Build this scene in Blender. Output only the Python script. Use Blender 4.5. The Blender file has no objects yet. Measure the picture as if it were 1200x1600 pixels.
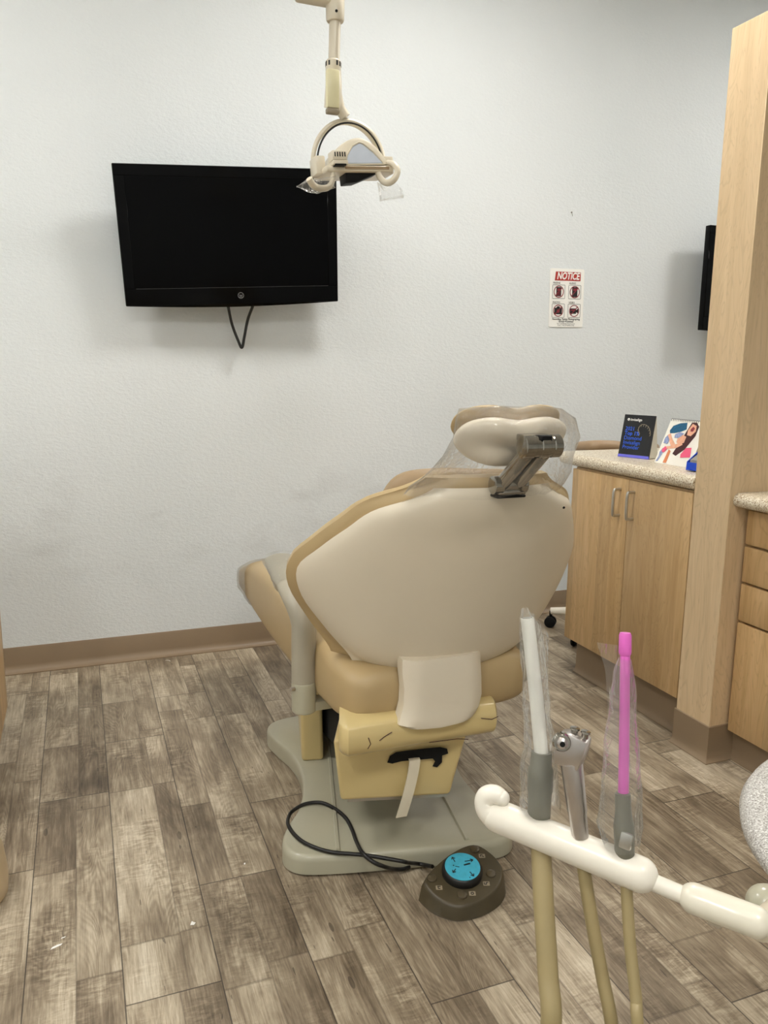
import bpy, bmesh, math, random
from mathutils import Vector, Matrix, noise
random.seed(7)
PI = math.pi
scene = bpy.context.scene
COL = scene.collection

# ------------------------------------------------------------------ colour and materials
def lin(c):
    c /= 255.0
    return c / 12.92 if c <= 0.04045 else ((c + 0.055) / 1.055) ** 2.4
def rgb(r, g, b):
    return (lin(r), lin(g), lin(b), 1.0)

class NT:
    """small helper around a material's node tree"""
    def __init__(self, name):
        self.m = bpy.data.materials.new(name)
        self.m.use_nodes = True
        self.t = self.m.node_tree
        self.b = self.t.nodes['Principled BSDF']
        self.out = self.t.nodes['Material Output']
    def n(self, kind, **kw):
        nd = self.t.nodes.new(kind)
        for k, v in kw.items():
            setattr(nd, k, v)
        return nd
    def l(self, a, b):
        self.t.links.new(a, b)
    def math(self, op, a, b=None, c=None):
        nd = self.n('ShaderNodeMath', operation=op)
        for i, v in enumerate((a, b, c)):
            if v is None:
                continue
            if hasattr(v, 'links'):
                self.l(v, nd.inputs[i])
            else:
                nd.inputs[i].default_value = v
        return nd.outputs[0]
    def noise(self, vec, scale, detail=4, rough=0.55, dist=0.0):
        nd = self.n('ShaderNodeTexNoise')
        nd.inputs['Scale'].default_value = scale
        nd.inputs['Detail'].default_value = detail
        nd.inputs['Roughness'].default_value = rough
        nd.inputs['Distortion'].default_value = dist
        if vec is not None:
            self.l(vec, nd.inputs['Vector'])
        return nd.outputs['Fac']
    def coords(self, scale=(1, 1, 1), kind='Object'):
        tc = self.n('ShaderNodeTexCoord')
        mp = self.n('ShaderNodeMapping')
        mp.inputs['Scale'].default_value = scale
        self.l(tc.outputs[kind], mp.inputs['Vector'])
        return mp.outputs['Vector']
    def ramp(self, fac, stops):
        nd = self.n('ShaderNodeValToRGB')
        e = nd.color_ramp.elements
        while len(e) < len(stops):
            e.new(0.5)
        for i, (p, c) in enumerate(stops):
            e[i].position = p
            e[i].color = c
        self.l(fac, nd.inputs['Fac'])
        return nd.outputs['Color']
    def mix(self, fac, a, b, blend='MIX'):
        nd = self.n('ShaderNodeMix', data_type='RGBA', blend_type=blend)
        for sock, v in ((nd.inputs[0], fac), (nd.inputs[6], a), (nd.inputs[7], b)):
            if hasattr(v, 'links'):
                self.l(v, sock)
            else:
                sock.default_value = v
        return nd.outputs[2]
    def bump(self, h, strength=0.1, dist=0.01):
        nd = self.n('ShaderNodeBump')
        nd.inputs['Strength'].default_value = strength
        nd.inputs['Distance'].default_value = dist
        self.l(h, nd.inputs['Height'])
        self.l(nd.outputs['Normal'], self.b.inputs['Normal'])
    def set(self, **kw):
        for k, v in kw.items():
            self.b.inputs[k.replace('_', ' ')].default_value = v

def plain(name, c, rough=0.5, metal=0.0, var=0.05, scale=14.0, bump=0.0, bscale=120.0, bdist=0.002, coat=0.0, spec=0.5):
    N = NT(name)
    v = N.coords()
    f = N.noise(v, scale, 5)
    col = rgb(*c)
    lo = tuple(x * (1 - var) for x in col[:3]) + (1,)
    hi = tuple(min(1, x * (1 + var)) for x in col[:3]) + (1,)
    N.l(N.ramp(f, [(0.3, lo), (0.7, hi)]), N.b.inputs['Base Color'])
    N.set(Roughness=rough, Metallic=metal)
    N.b.inputs['Specular IOR Level'].default_value = spec
    if coat:
        N.b.inputs['Coat Weight'].default_value = coat
        N.b.inputs['Coat Roughness'].default_value = 0.12
    if bump:
        N.bump(N.noise(v, bscale, 3), bump, bdist)
    return N.m

def maple(name, dark, light, rough=0.42, blocks=0.0, axis='Y'):
    """vertical grained maple laminate; blocks > 0 adds glued strips of differing tone"""
    N = NT(name)
    v = N.coords((1, 1, 0.07))
    f1 = N.noise(v, 34, 6, 0.6, 0.6)
    v2 = N.coords((1, 1, 0.16))
    f2 = N.noise(v2, 9, 3, 0.5, 2.0)
    w = N.math('SINE', N.math('MULTIPLY', f2, 44.0))
    lines = N.math('POWER', N.math('ABSOLUTE', w), 14.0)
    f = N.math('ADD', N.math('MULTIPLY', f1, 0.75), N.math('MULTIPLY', N.noise(N.coords((1, 1, .3)), 3, 2), 0.28))
    c = N.ramp(f, [(0.3, rgb(*dark)), (0.72, rgb(*light))])
    vein = tuple(x * 0.72 for x in rgb(*dark)[:3]) + (1,)
    c = N.mix(N.math('MULTIPLY', lines, 0.30), c, vein)
    if blocks:
        sep = N.n('ShaderNodeSeparateXYZ')
        N.l(N.coords(), sep.inputs[0])
        a = N.math('FLOOR', N.math('MULTIPLY', sep.outputs[axis], 13.0))
        wn = N.n('ShaderNodeTexWhiteNoise', noise_dimensions='1D')
        N.l(a, wn.inputs['W'])
        k = N.math('ADD', 1.0 - blocks, N.math('MULTIPLY', wn.outputs['Value'], blocks * 1.5))
        mul = N.n('ShaderNodeCombineColor')
        for i in range(3):
            N.l(k, mul.inputs[i])
        c = N.mix(1.0, c, mul.outputs[0], 'MULTIPLY')
    N.l(c, N.b.inputs['Base Color'])
    N.set(Roughness=rough)
    return N.m

def speckle(name, base, dark, light, rough=0.35, s=420):
    N = NT(name)
    v = N.coords()
    f = N.noise(v, s, 2, 0.7)
    c = N.ramp(f, [(0.38, rgb(*dark)), (0.47, rgb(*base)), (0.56, rgb(*base)), (0.64, rgb(*light))])
    f2 = N.noise(v, s * 0.37, 2, 0.6)
    c = N.mix(N.math('MULTIPLY', N.math('GREATER_THAN', f2, 0.62), 0.35), c, rgb(*dark))
    N.l(c, N.b.inputs['Base Color'])
    N.set(Roughness=rough)
    return N.m

def film(name, tint=(240, 240, 236), haze=0.05, wr=70.0, rough=0.12, zs=1.0):
    """thin crinkled clear plastic"""
    N = NT(name)
    v = N.coords((1, 1, zs))
    f = N.noise(v, wr, 3, 0.6, 0.8)
    bp = N.n('ShaderNodeBump')
    bp.inputs['Strength'].default_value = 0.9
    bp.inputs['Distance'].default_value = 0.006
    N.l(f, bp.inputs['Height'])
    tr = N.n('ShaderNodeBsdfTransparent')
    tr.inputs['Color'].default_value = (0.985, 0.985, 0.98, 1)
    gl = N.n('ShaderNodeBsdfGlossy')
    gl.inputs['Roughness'].default_value = rough
    gl.inputs['Color'].default_value = (0.95, 0.95, 0.95, 1)
    N.l(bp.outputs['Normal'], gl.inputs['Normal'])
    df = N.n('ShaderNodeBsdfDiffuse')
    df.inputs['Color'].default_value = rgb(*tint)
    fr = N.n('ShaderNodeFresnel')
    fr.inputs['IOR'].default_value = 1.45
    N.l(bp.outputs['Normal'], fr.inputs['Normal'])
    m1 = N.n('ShaderNodeMixShader')
    N.l(N.math('MINIMUM', N.math('MULTIPLY', fr.outputs[0], 0.62), 1.0), m1.inputs[0])
    N.l(tr.outputs[0], m1.inputs[1])
    N.l(gl.outputs[0], m1.inputs[2])
    m2 = N.n('ShaderNodeMixShader')
    m2.inputs[0].default_value = haze
    N.l(m1.outputs[0], m2.inputs[1])
    N.l(df.outputs[0], m2.inputs[2])
    N.l(m2.outputs[0], N.out.inputs['Surface'])
    return N.m

def floor_material():
    N = NT('plank_vinyl')
    tc = N.n('ShaderNodeTexCoord')
    sep = N.n('ShaderNodeSeparateXYZ')
    N.l(tc.outputs['Object'], sep.inputs[0])
    X, Y = sep.outputs['X'], sep.outputs['Y']
    W, L = 0.196, 1.22
    u = N.math('DIVIDE', N.math('SUBTRACT', X, 0.0235), W)
    col = N.math('FLOOR', u)
    fu = N.math('SUBTRACT', u, col)
    vv = N.math('DIVIDE', N.math('SUBTRACT', N.math('SUBTRACT', Y, 1.5), N.math('MULTIPLY', col, 0.336)), L)
    row = N.math('FLOOR', vv)
    fv = N.math('SUBTRACT', vv, row)
    # printed narrower boards inside every tile
    def board(seed):
        cid = N.math('ADD', N.math('MULTIPLY', col, 7.31), N.math('MULTIPLY', row, 3.77))
        wn = N.n('ShaderNodeTexWhiteNoise', noise_dimensions='1D')
        N.l(N.math('ADD', cid, seed), wn.inputs['W'])
        split = N.math('ADD', 0.42, N.math('MULTIPLY', wn.outputs['Value'], 0.30))
        side = N.math('GREATER_THAN', fu, split)
        wn2 = N.n('ShaderNodeTexWhiteNoise', noise_dimensions='1D')
        N.l(N.math('ADD', cid, N.math('MULTIPLY', side, 1.37)), wn2.inputs['W'])
        off = wn2.outputs['Value']
        k = N.math('ADD', N.math('MULTIPLY', fv, 1.75), N.math('MULTIPLY', off, 3.0))
        seg = N.math('FLOOR', k)
        fk = N.math('SUBTRACT', k, seg)
        bid = N.math('ADD', N.math('ADD', cid, N.math('MULTIPLY', side, 1.93)), N.math('MULTIPLY', seg, 0.61))
        wn3 = N.n('ShaderNodeTexWhiteNoise', noise_dimensions='1D')
        N.l(bid, wn3.inputs['W'])
        ds = N.math('ABSOLUTE', N.math('SUBTRACT', fu, split))
        return wn3.outputs['Value'], bid, ds, fk
    tone, bid, ds, fk = board(0.17)
    comb = N.n('ShaderNodeCombineXYZ')
    N.l(X, comb.inputs[0]); N.l(Y, comb.inputs[1]); N.l(N.math('MULTIPLY', bid, 2.3), comb.inputs[2])
    def mapped(sx, sy):
        mp = N.n('ShaderNodeMapping')
        mp.inputs['Scale'].default_value = (sx, sy, 1)
        N.l(comb.outputs[0], mp.inputs['Vector'])
        return mp.outputs['Vector']
    # growth rings: contour lines of a smooth stretched noise
    ring_f = N.noise(mapped(9, 1.5), 1.0, 2, 0.4, 0.5)
    ring = N.math('SINE', N.math('MULTIPLY', ring_f, 215.0))
    ring = N.math('MULTIPLY', N.math('ADD', ring, 1.0), 0.5)
    fine = N.noise(mapped(190, 10), 1.0, 5, 0.72, 0.2)
    streak = N.noise(mapped(40, 2.2), 1.0, 4, 0.6, 0.4)
    saw = N.noise(mapped(24, 85), 1.0, 4, 0.7, 0.6)
    sawm = N.noise(mapped(7, 4), 1.0, 3, 0.6)
    wash = N.noise(mapped(9, 3.6), 1.0, 5, 0.62, 0.8)
    big = N.noise(mapped(4.5, 2.2), 1.0, 3, 0.55, 0.4)
    sawmask = N.n('ShaderNodeMapRange'); N.l(sawm, sawmask.inputs[0])
    sawmask.inputs[1].default_value = 0.48; sawmask.inputs[2].default_value = 0.66
    rm = N.n('ShaderNodeMapRange'); N.l(N.noise(mapped(6, 1.3), 1.0, 2, 0.5), rm.inputs[0])
    rm.inputs[1].default_value = 0.46; rm.inputs[2].default_value = 0.60
    f = N.math('MULTIPLY', tone, 0.20)
    f = N.math('ADD', f, N.math('MULTIPLY', big, 0.95))
    f = N.math('ADD', f, N.math('MULTIPLY', wash, 0.85))
    f = N.math('ADD', f, N.math('MULTIPLY', streak, 0.55))
    f = N.math('ADD', f, N.math('MULTIPLY', fine, 0.80))
    f = N.math('ADD', f, N.math('MULTIPLY', N.math('MULTIPLY', N.math('SUBTRACT', ring, 0.5), rm.outputs[0]), 0.12))
    f = N.math('ADD', f, N.math('MULTIPLY', N.math('MULTIPLY', N.math('SUBTRACT', saw, 0.5), sawmask.outputs[0]), 1.15))
    f = N.math('SUBTRACT', f, 1.12)
    c = N.ramp(f, [(0.05, rgb(76, 64, 50)), (0.32, rgb(114, 100, 82)), (0.54, rgb(147, 132, 111)), (0.76, rgb(184, 170, 147)), (1.0, rgb(216, 205, 184))])
    # knots and short dark checks
    vor = N.n('ShaderNodeTexVoronoi')
    vor.inputs['Scale'].default_value = 1.0
    N.l(mapped(9, 2.6), vor.inputs['Vector'])
    kn = N.math('LESS_THAN', vor.outputs['Distance'], 0.055)
    c = N.mix(N.math('MULTIPLY', kn, 0.55), c, rgb(60, 50, 42))
    chk = N.noise(mapped(85, 14), 1.0, 2, 0.5)
    c = N.mix(N.math('MULTIPLY', N.math('GREATER_THAN', chk, 0.735), 0.6), c, rgb(62, 52, 44))
    # seams
    eu = N.math('MINIMUM', fu, N.math('SUBTRACT', 1.0, fu))
    ev = N.math('MINIMUM', fv, N.math('SUBTRACT', 1.0, fv))
    seam = N.math('MAXIMUM', N.math('LESS_THAN', eu, 0.0075), N.math('LESS_THAN', ev, 0.0013))
    sub = N.math('MAXIMUM', N.math('LESS_THAN', ds, 0.010), N.math('LESS_THAN', N.math('MINIMUM', fk, N.math('SUBTRACT', 1.0, fk)), 0.0045))
    c = N.mix(N.math('MULTIPLY', sub, 0.38), c, rgb(78, 66, 54))
    c = N.mix(N.math('MULTIPLY', seam, 0.8), c, rgb(52, 44, 37))
    N.l(c, N.b.inputs['Base Color'])
    N.set(Roughness=0.42)
    N.l(N.math('ADD', 0.34, N.math('MULTIPLY', fine, 0.22)), N.b.inputs['Roughness'])
    N.bump(N.math('SUBTRACT', f, N.math('MULTIPLY', seam, 0.6)), 0.16, 0.002)
    return N.m

def wall_material():
    N = NT('orange_peel_wall_paint')
    v = N.coords()
    f = N.noise(v, 1.1, 3, 0.5)
    c = N.ramp(f, [(0.3, rgb(223, 228, 229)), (0.7, rgb(230, 234, 235))])
    # faint scuffs low on the wall
    sep = N.n('ShaderNodeSeparateXYZ')
    N.l(v, sep.inputs[0])
    mr = N.n('ShaderNodeMapRange')
    N.l(sep.outputs['Z'], mr.inputs[0])
    mr.inputs[1].default_value = 0.95; mr.inputs[2].default_value = 0.7
    mr2 = N.n('ShaderNodeMapRange')
    N.l(sep.outputs['Z'], mr2.inputs[0])
    mr2.inputs[1].default_value = 0.28; mr2.inputs[2].default_value = 0.5
    sc = N.noise(N.coords((1, 1, 1.8)), 4.2, 5, 0.6, 0.5)
    sm = N.math('MULTIPLY', N.math('MULTIPLY', mr.outputs[0], mr2.outputs[0]), N.math('MULTIPLY', N.math('MAXIMUM', N.math('SUBTRACT', sc, 0.52), 0.0), 0.75))
    c = N.mix(sm, c, rgb(150, 146, 140))
    N.l(c, N.b.inputs['Base Color'])
    N.set(Roughness=0.55)
    h = N.noise(N.coords((0.6, 1, 1.0)), 105, 3, 0.6)
    N.bump(h, 0.42, 0.006)
    return N.m

M = {}
M['wall'] = wall_material()
M['ceiling'] = plain('ceiling_paint', (240, 241, 240), 0.8)
M['floor'] = floor_material()
M['cove'] = plain('tan_rubber_cove', (140, 120, 96), 0.42, var=0.06, scale=6)
M['maple'] = maple('pale_maple_panel', (206, 178, 138), (226, 200, 162))
M['maple_door'] = maple('honey_maple_door', (184, 148, 98), (216, 183, 136), blocks=0.13)
M['maple_edge'] = maple('maple_carcass', (180, 148, 104), (202, 172, 128))
M['counter'] = speckle('cream_speckled_laminate', (222, 210, 186), (146, 116, 80), (242, 236, 222), 0.3, 230)
M['grey_speckle'] = speckle('grey_speckled_laminate', (190, 187, 181), (128, 120, 114), (238, 236, 232), 0.34, 520)
M['steel'] = plain('brushed_steel', (198, 196, 190), 0.28, 1.0, 0.04, 60)
M['chrome'] = plain('chrome', (158, 153, 144), 0.10, 1.0, 0.18, 40)
M['satin'] = plain('satin_alloy', (196, 190, 186), 0.33, 1.0, 0.05, 40)
M['black_gloss'] = plain('gloss_black_plastic', (4, 4, 5), 0.10, 0, 0.1, spec=0.12)
M['screen'] = plain('lcd_screen', (2, 2, 3), 0.16, 0, 0.05, spec=0.10)
M['black_matte'] = plain('matt_black_plastic', (8, 8, 9), 0.5, 0, 0.1, spec=0.25)
M['black_rubber'] = plain('black_rubber', (20, 19, 18), 0.4)
M['void'] = plain('cavity_shade', (6, 5, 5), 0.9)  # near-black fill that paints the shade in gaps and openings
M['badge'] = plain('silver_badge', (150, 152, 156), 0.35, 0.6)
M['cream'] = plain('cream_enamel', (226, 216, 194), 0.35, 0, 0.03, 5, coat=0.3)
M['yellowed'] = plain('yellowed_enamel', (234, 226, 184), 0.38, 0, 0.03, 8, coat=0.2)
M['film'] = film('clear_plastic_film', haze=0.05)
M['film_thin'] = film('thin_clear_sleeve', haze=0.06, wr=85, zs=0.22)
M['shell'] = plain('warm_white_shell', (226, 215, 194), 0.40, 0, 0.025, 4, coat=0.15)
M['uphol'] = plain('tan_vinyl_upholstery', (184, 160, 118), 0.42, 0, 0.04, 6, bump=0.08, bscale=300)
M['uphol_dark'] = plain('taupe_vinyl_upholstery', (158, 134, 102), 0.45, 0, 0.04, 6, bump=0.08, bscale=300)
M['yellow'] = plain('yellowed_cream_cover', (214, 192, 136), 0.3, 0, 0.03, 6, coat=0.35)
M['base'] = plain('grey_green_enamel', (178, 174, 152), 0.32, 0, 0.05, 7, coat=0.3)
M['arm'] = plain('grey_arm_plastic', (172, 165, 147), 0.42, 0, 0.04, 7)
M['strap'] = plain('pale_vinyl_strap', (224, 214, 190), 0.5)
M['pedal'] = plain('olive_brown_plastic', (72, 63, 44), 0.42, 0, 0.10, 20)
M['pedal_btn'] = plain('olive_button', (80, 71, 54), 0.22, coat=0.5)
M['icon'] = plain('pale_icon_print', (150, 138, 116), 0.5)
M['white_print'] = plain('white_print', (246, 245, 240), 0.5, var=0.01)
M['red_print'] = plain('red_print', (176, 52, 44), 0.5)
M['dark_red'] = plain('dark_red_print', (134, 40, 52), 0.5)
M['black_print'] = plain('black_print', (26, 24, 24), 0.5)
M['blue_print'] = plain('blue_print', (48, 104, 236), 0.5)
M['deep_blue'] = plain('deep_blue_plastic', (18, 72, 206), 0.3)
M['plaque'] = plain('black_plaque', (20, 19, 22), 0.25)
M['violet'] = plain('violet_edge_acrylic', (112, 112, 226), 0.25)
M['paper'] = plain('white_paper', (244, 240, 230), 0.6)
M['acrylic'] = plain('frosted_acrylic_edge', (214, 210, 196), 0.25)
M['teal'] = plain('teal_print', (24, 92, 128), 0.6, var=0.35, scale=180)
M['skin'] = plain('peach_print', (234, 176, 146), 0.6, var=0.1, scale=90)
M['hair'] = plain('brown_print', (70, 34, 36), 0.6)
M['pink_print'] = plain('pink_print', (238, 96, 132), 0.6)
M['orange'] = plain('orange_print', (222, 138, 92), 0.6)
M['denim'] = plain('pale_blue_print', (146, 158, 196), 0.6, var=0.3, scale=150)
M['grey_plastic'] = plain('grey_plastic', (150, 148, 140), 0.45)
M['valve'] = plain('grey_valve_plastic', (116, 113, 98), 0.4)
M['ivory'] = plain('ivory_plastic', (234, 228, 214), 0.35, var=0.02, coat=0.2)
M['tip'] = plain('white_tip_plastic', (240, 238, 228), 0.4)
M['pink'] = plain('pink_straw_plastic', (224, 104, 194), 0.35, coat=0.2)
M['hose'] = plain('olive_beige_hose', (160, 144, 104), 0.42, 0, 0.05, 30)
M['stool'] = plain('taupe_stool_vinyl', (164, 138, 108), 0.45)
M['lens'] = plain('pale_blue_reflector', (226, 235, 250), 0.12, 0.0, 0.04, 30, coat=0.6)
M['teal_disc'] = plain('turquoise_disc', (72, 178, 206), 0.35, 0, 0.12, 60)
M['warm_ivory'] = plain('warm_ivory_plastic', (226, 220, 202), 0.28, var=0.02, coat=0.3)
M['trim_dark'] = plain('dark_grey_trim', (58, 58, 60), 0.3)
M['bin'] = plain('beige_plastic', (206, 184, 148), 0.35)

def emitter(name, strength):
    N = NT(name)
    N.b.inputs['Base Color'].default_value = (0.9, 0.9, 0.9, 1)
    N.b.inputs['Emission Color'].default_value = (1.0, 0.975, 0.93, 1)
    N.b.inputs['Emission Strength'].default_value = strength
    return N.m
M['panel_light'] = emitter('led_panel_diffuser', 22.0)

# ------------------------------------------------------------------ mesh helpers
def V(*a):
    return Vector(a[0]) if len(a) == 1 else Vector(a)

class MB:
    def __init__(self):
        self.bm = bmesh.new()
    def add(self, verts, faces, bev=0.0, seg=2, mtx=None, only=None):
        t = bmesh.new()
        vs = [t.verts.new(v) for v in verts]
        for f in faces:
            try:
                t.faces.new([vs[i] for i in f])
            except ValueError:
                pass
        bmesh.ops.recalc_face_normals(t, faces=t.faces)
        if bev > 0:
            t.edges.ensure_lookup_table()
            ed = [e for e in t.edges if len(e.link_faces) == 2 and e.calc_face_angle(0) > 0.5]
            bmesh.ops.bevel(t, geom=ed, offset=bev, segments=seg, profile=0.5, affect='EDGES', clamp_overlap=True)
        if mtx is not None:
            bmesh.ops.transform(t, matrix=mtx, verts=t.verts)
        me = bpy.data.meshes.new('tmp')
        t.to_mesh(me)
        t.free()
        self.bm.from_mesh(me)
        bpy.data.meshes.remove(me)
        return self
    def box(self, lo, hi, bev=0.0, seg=2, mtx=None):
        x0, y0, z0 = lo
        x1, y1, z1 = hi
        v = [(x0, y0, z0), (x1, y0, z0), (x1, y1, z0), (x0, y1, z0), (x0, y0, z1), (x1, y0, z1), (x1, y1, z1), (x0, y1, z1)]
        return self.add(v, [(0, 3, 2, 1), (4, 5, 6, 7), (0, 1, 5, 4), (1, 2, 6, 5), (2, 3, 7, 6), (3, 0, 4, 7)], bev, seg, mtx)
    def hexa(self, v, bev=0.0, seg=2):
        """8 corners: bottom loop then top loop"""
        return self.add(v, [(0, 3, 2, 1), (4, 5, 6, 7), (0, 1, 5, 4), (1, 2, 6, 5), (2, 3, 7, 6), (3, 0, 4, 7)], bev, seg)
    def prism(self, poly, z0, z1, bev=0.0, seg=2, mtx=None):
        n = len(poly)
        v = [(x, y, z0) for x, y in poly] + [(x, y, z1) for x, y in poly]
        f = [tuple(range(n))[::-1], tuple(range(n, 2 * n))] + [(i, (i + 1) % n, n + (i + 1) % n, n + i) for i in range(n)]
        return self.add(v, f, bev, seg, mtx)
    def loft(self, rings, cap0=True, cap1=True, closed=True):
        n = len(rings[0])
        v = [tuple(p) for r in rings for p in r]
        f = []
        for k in range(len(rings) - 1):
            for i in range(n if closed else n - 1):
                j = (i + 1) % n
                f.append((k * n + i, k * n + j, (k + 1) * n + j, (k + 1) * n + i))
        if cap0:
            f.append(tuple(range(n))[::-1])
        if cap1:
            f.append(tuple(range((len(rings) - 1) * n, len(rings) * n)))
        return self.add(v, f)
    def tube(self, pts, rad, n=14, cap=True, flat=None, side=None):
        """swept tube; rad number or list; flat = list/number scaling the second axis"""
        pts = [Vector(p) for p in pts]
        if not isinstance(rad, (list, tuple)):
            rad = [rad] * len(pts)
        if flat is None:
            flat = 1.0
        if not isinstance(flat, (list, tuple)):
            flat = [flat] * len(pts)
        rings = []
        up = None
        for i, p in enumerate(pts):
            d = (pts[min(i + 1, len(pts) - 1)] - pts[max(i - 1, 0)]).normalized()
            if up is None:
                a = Vector(side) if side else (Vector((0, 0, 1)) if abs(d.z) < 0.9 else Vector((1, 0, 0)))
                up = (a - d * a.dot(d)).normalized()
            else:
                up = (up - d * up.dot(d)).normalized()
            s = d.cross(up)
            rings.append([p + up * (rad[i] * math.cos(2 * PI * k / n)) + s * (rad[i] * flat[i] * math.sin(2 * PI * k / n)) for k in range(n)])
        return self.loft(rings, cap, cap)
    def capsule(self, a, b, r, n=24, m=7):
        a, b = Vector(a), Vector(b)
        d = (b - a).normalized()
        pts, rad = [], []
        for k in range(m + 1):
            t = PI / 2 * k / m
            pts.append(a - d * r * math.cos(t)); rad.append(max(r * math.sin(t), r * 0.02))
        for k in range(m + 1):
            t = PI / 2 * (1 - k / m)
            pts.append(b + d * r * math.cos(t)); rad.append(max(r * math.sin(t), r * 0.02))
        return self.tube(pts, rad, n)
    def lathe(self, base, axis, prof, n=28):
        """prof: list of (distance along axis, radius)"""
        base, axis = Vector(base), Vector(axis).normalized()
        a = Vector((0, 0, 1)) if abs(axis.z) < 0.9 else Vector((1, 0, 0))
        u = (a - axis * a.dot(axis)).normalized()
        w = axis.cross(u)
        return self.loft([[base + axis * h + u * (max(r, 1e-4) * math.cos(2 * PI * k / n)) + w * (max(r, 1e-4) * math.sin(2 * PI * k / n)) for k in range(n)] for h, r in prof])
    def sphere(self, c, r, sc=(1, 1, 1), n=20, m=12):
        return self.loft([[(c[0] + r * sc[0] * math.sin(t) * math.cos(2 * PI * k / n), c[1] + r * sc[1] * math.sin(t) * math.sin(2 * PI * k / n), c[2] - r * sc[2] * math.cos(t)) for k in range(n)]
                          for t in [max(0.03, min(PI - 0.03, PI * i / m)) for i in range(m + 1)]])
    def flat(self, polys, frame, off=0.0006, thick=0.0004):
        """thin printed shapes: 2-D polygons laid on a plane frame"""
        for poly in polys:
            n = len(poly)
            v = [frame.p(x, y, off) for x, y in poly] + [frame.p(x, y, off + thick) for x, y in poly]
            f = [tuple(range(n))[::-1], tuple(range(n, 2 * n))] + [(i, (i + 1) % n, n + (i + 1) % n, n + i) for i in range(n)]
            self.add(v, f)
        return self
    def text(self, s, size, frame, x, y, off=0.0006, bold=0.0, shear=0.0, align='LEFT', sx=1.0):
        cu = bpy.data.curves.new('t', 'FONT')
        cu.body = s
        cu.size = size
        cu.offset = bold
        cu.shear = shear
        cu.align_x = align
        cu.align_y = 'CENTER'
        cu.resolution_u = 3
        o = bpy.data.objects.new('t', cu)
        COL.objects.link(o)
        dg = bpy.context.evaluated_depsgraph_get()
        me = bpy.data.meshes.new_from_object(o.evaluated_get(dg))
        for v in me.vertices:
            v.co = Vector(frame.p(x + v.co.x * sx, y + v.co.y, off))
        self.bm.from_mesh(me)
        bpy.data.objects.remove(o)
        bpy.data.meshes.remove(me)
        bpy.data.curves.remove(cu)
        return self

class Frame:
    """plane frame: origin o, u right, v up, n outwards"""
    def __init__(self, o, u, v):
        self.o, self.u = Vector(o), Vector(u).normalized()
        v = Vector(v)
        self.v = (v - self.u * v.dot(self.u)).normalized()
        self.n = self.u.cross(self.v)
    def p(self, x, y, z=0.0):
        return tuple(self.o + self.u * x + self.v * y + self.n * z)
    def m(self):
        return Matrix(((self.u.x, self.v.x, self.n.x, self.o.x), (self.u.y, self.v.y, self.n.y, self.o.y), (self.u.z, self.v.z, self.n.z, self.o.z), (0, 0, 0, 1)))

ORIGIN = {}
def obj(name, mb, mat, parent=None, sharp=38, sub=0, label=None):
    me = bpy.data.meshes.new(name)
    bm = mb.bm
    org = ORIGIN.get(parent.name, Vector((0, 0, 0))) if parent else None
    if parent is None:
        xs = [v.co for v in bm.verts]
        lo = Vector((min(v.x for v in xs), min(v.y for v in xs), min(v.z for v in xs)))
        hi = Vector((max(v.x for v in xs), max(v.y for v in xs), max(v.z for v in xs)))
        org = Vector(((lo.x + hi.x) / 2, (lo.y + hi.y) / 2, lo.z))
        if name.startswith(('wall', 'floor', 'ceiling', 'baseboard')):
            org = Vector((0, 0, 0))
    bmesh.ops.translate(bm, verts=bm.verts, vec=-org)
    bm.to_mesh(me)
    bm.free()
    me.shade_smooth()
    me.set_sharp_from_angle(angle=math.radians(sharp))
    me.materials.append(M[mat] if isinstance(mat, str) else mat)
    o = bpy.data.objects.new(name, me)
    COL.objects.link(o)
    ORIGIN[o.name] = org.copy()
    if parent:
        o.parent = parent
    else:
        o.location = org
    if sub:
        md = o.modifiers.new('sub', 'SUBSURF')
        md.levels = md.render_levels = sub
    if label:
        o['label'] = label
    return o
def tag(o, label, cat, group=None):
    o['label'] = label
    o['category'] = cat
    if group:
        o['group'] = group
    return o
def thing(name, loc, label, cat, group=None):
    o = bpy.data.objects.new(name, None)
    o.empty_display_size = 0.05
    COL.objects.link(o)
    o.location = loc
    ORIGIN[o.name] = Vector(loc)
    return tag(o, label, cat, group)
def structure(name, mb, mat):
    o = obj(name, mb, mat)
    o['kind'] = 'structure'
    return o
def box(lo, hi, bev=0.0, seg=2):
    return MB().box(lo, hi, bev, seg)
def smooth_path(pts, n=8):
    """Catmull-Rom through the points"""
    P = [Vector(p) for p in pts]
    out = []
    for i in range(len(P) - 1):
        p0, p1, p2, p3 = P[max(i - 1, 0)], P[i], P[i + 1], P[min(i + 2, len(P) - 1)]
        for k in range(n):
            t = k / n
            out.append(0.5 * ((2 * p1) + (p2 - p0) * t + (2 * p0 - 5 * p1 + 4 * p2 - p3) * t * t + (3 * p1 - p0 - 3 * p2 + p3) * t ** 3))
    out.append(P[-1])
    return out
def interp(xs, ys, x):
    """smooth 1-D interpolation through knots"""
    n = len(xs)
    if x <= xs[0]: return ys[0]
    if x >= xs[-1]: return ys[-1]
    for i in range(n - 1):
        if x <= xs[i + 1]:
            t = (x - xs[i]) / (xs[i + 1] - xs[i])
            p0, p1, p2, p3 = ys[max(i - 1, 0)], ys[i], ys[i + 1], ys[min(i + 2, n - 1)]
            return 0.5 * (2 * p1 + (p2 - p0) * t + (2 * p0 - 5 * p1 + 4 * p2 - p3) * t * t + (3 * p1 - p0 - 3 * p2 + p3) * t ** 3)
def circle(cx, cy, r, n=28, sy=1.0):
    return [(cx + r * math.cos(2 * PI * k / n), cy + r * sy * math.sin(2 * PI * k / n)) for k in range(n)]
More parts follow.
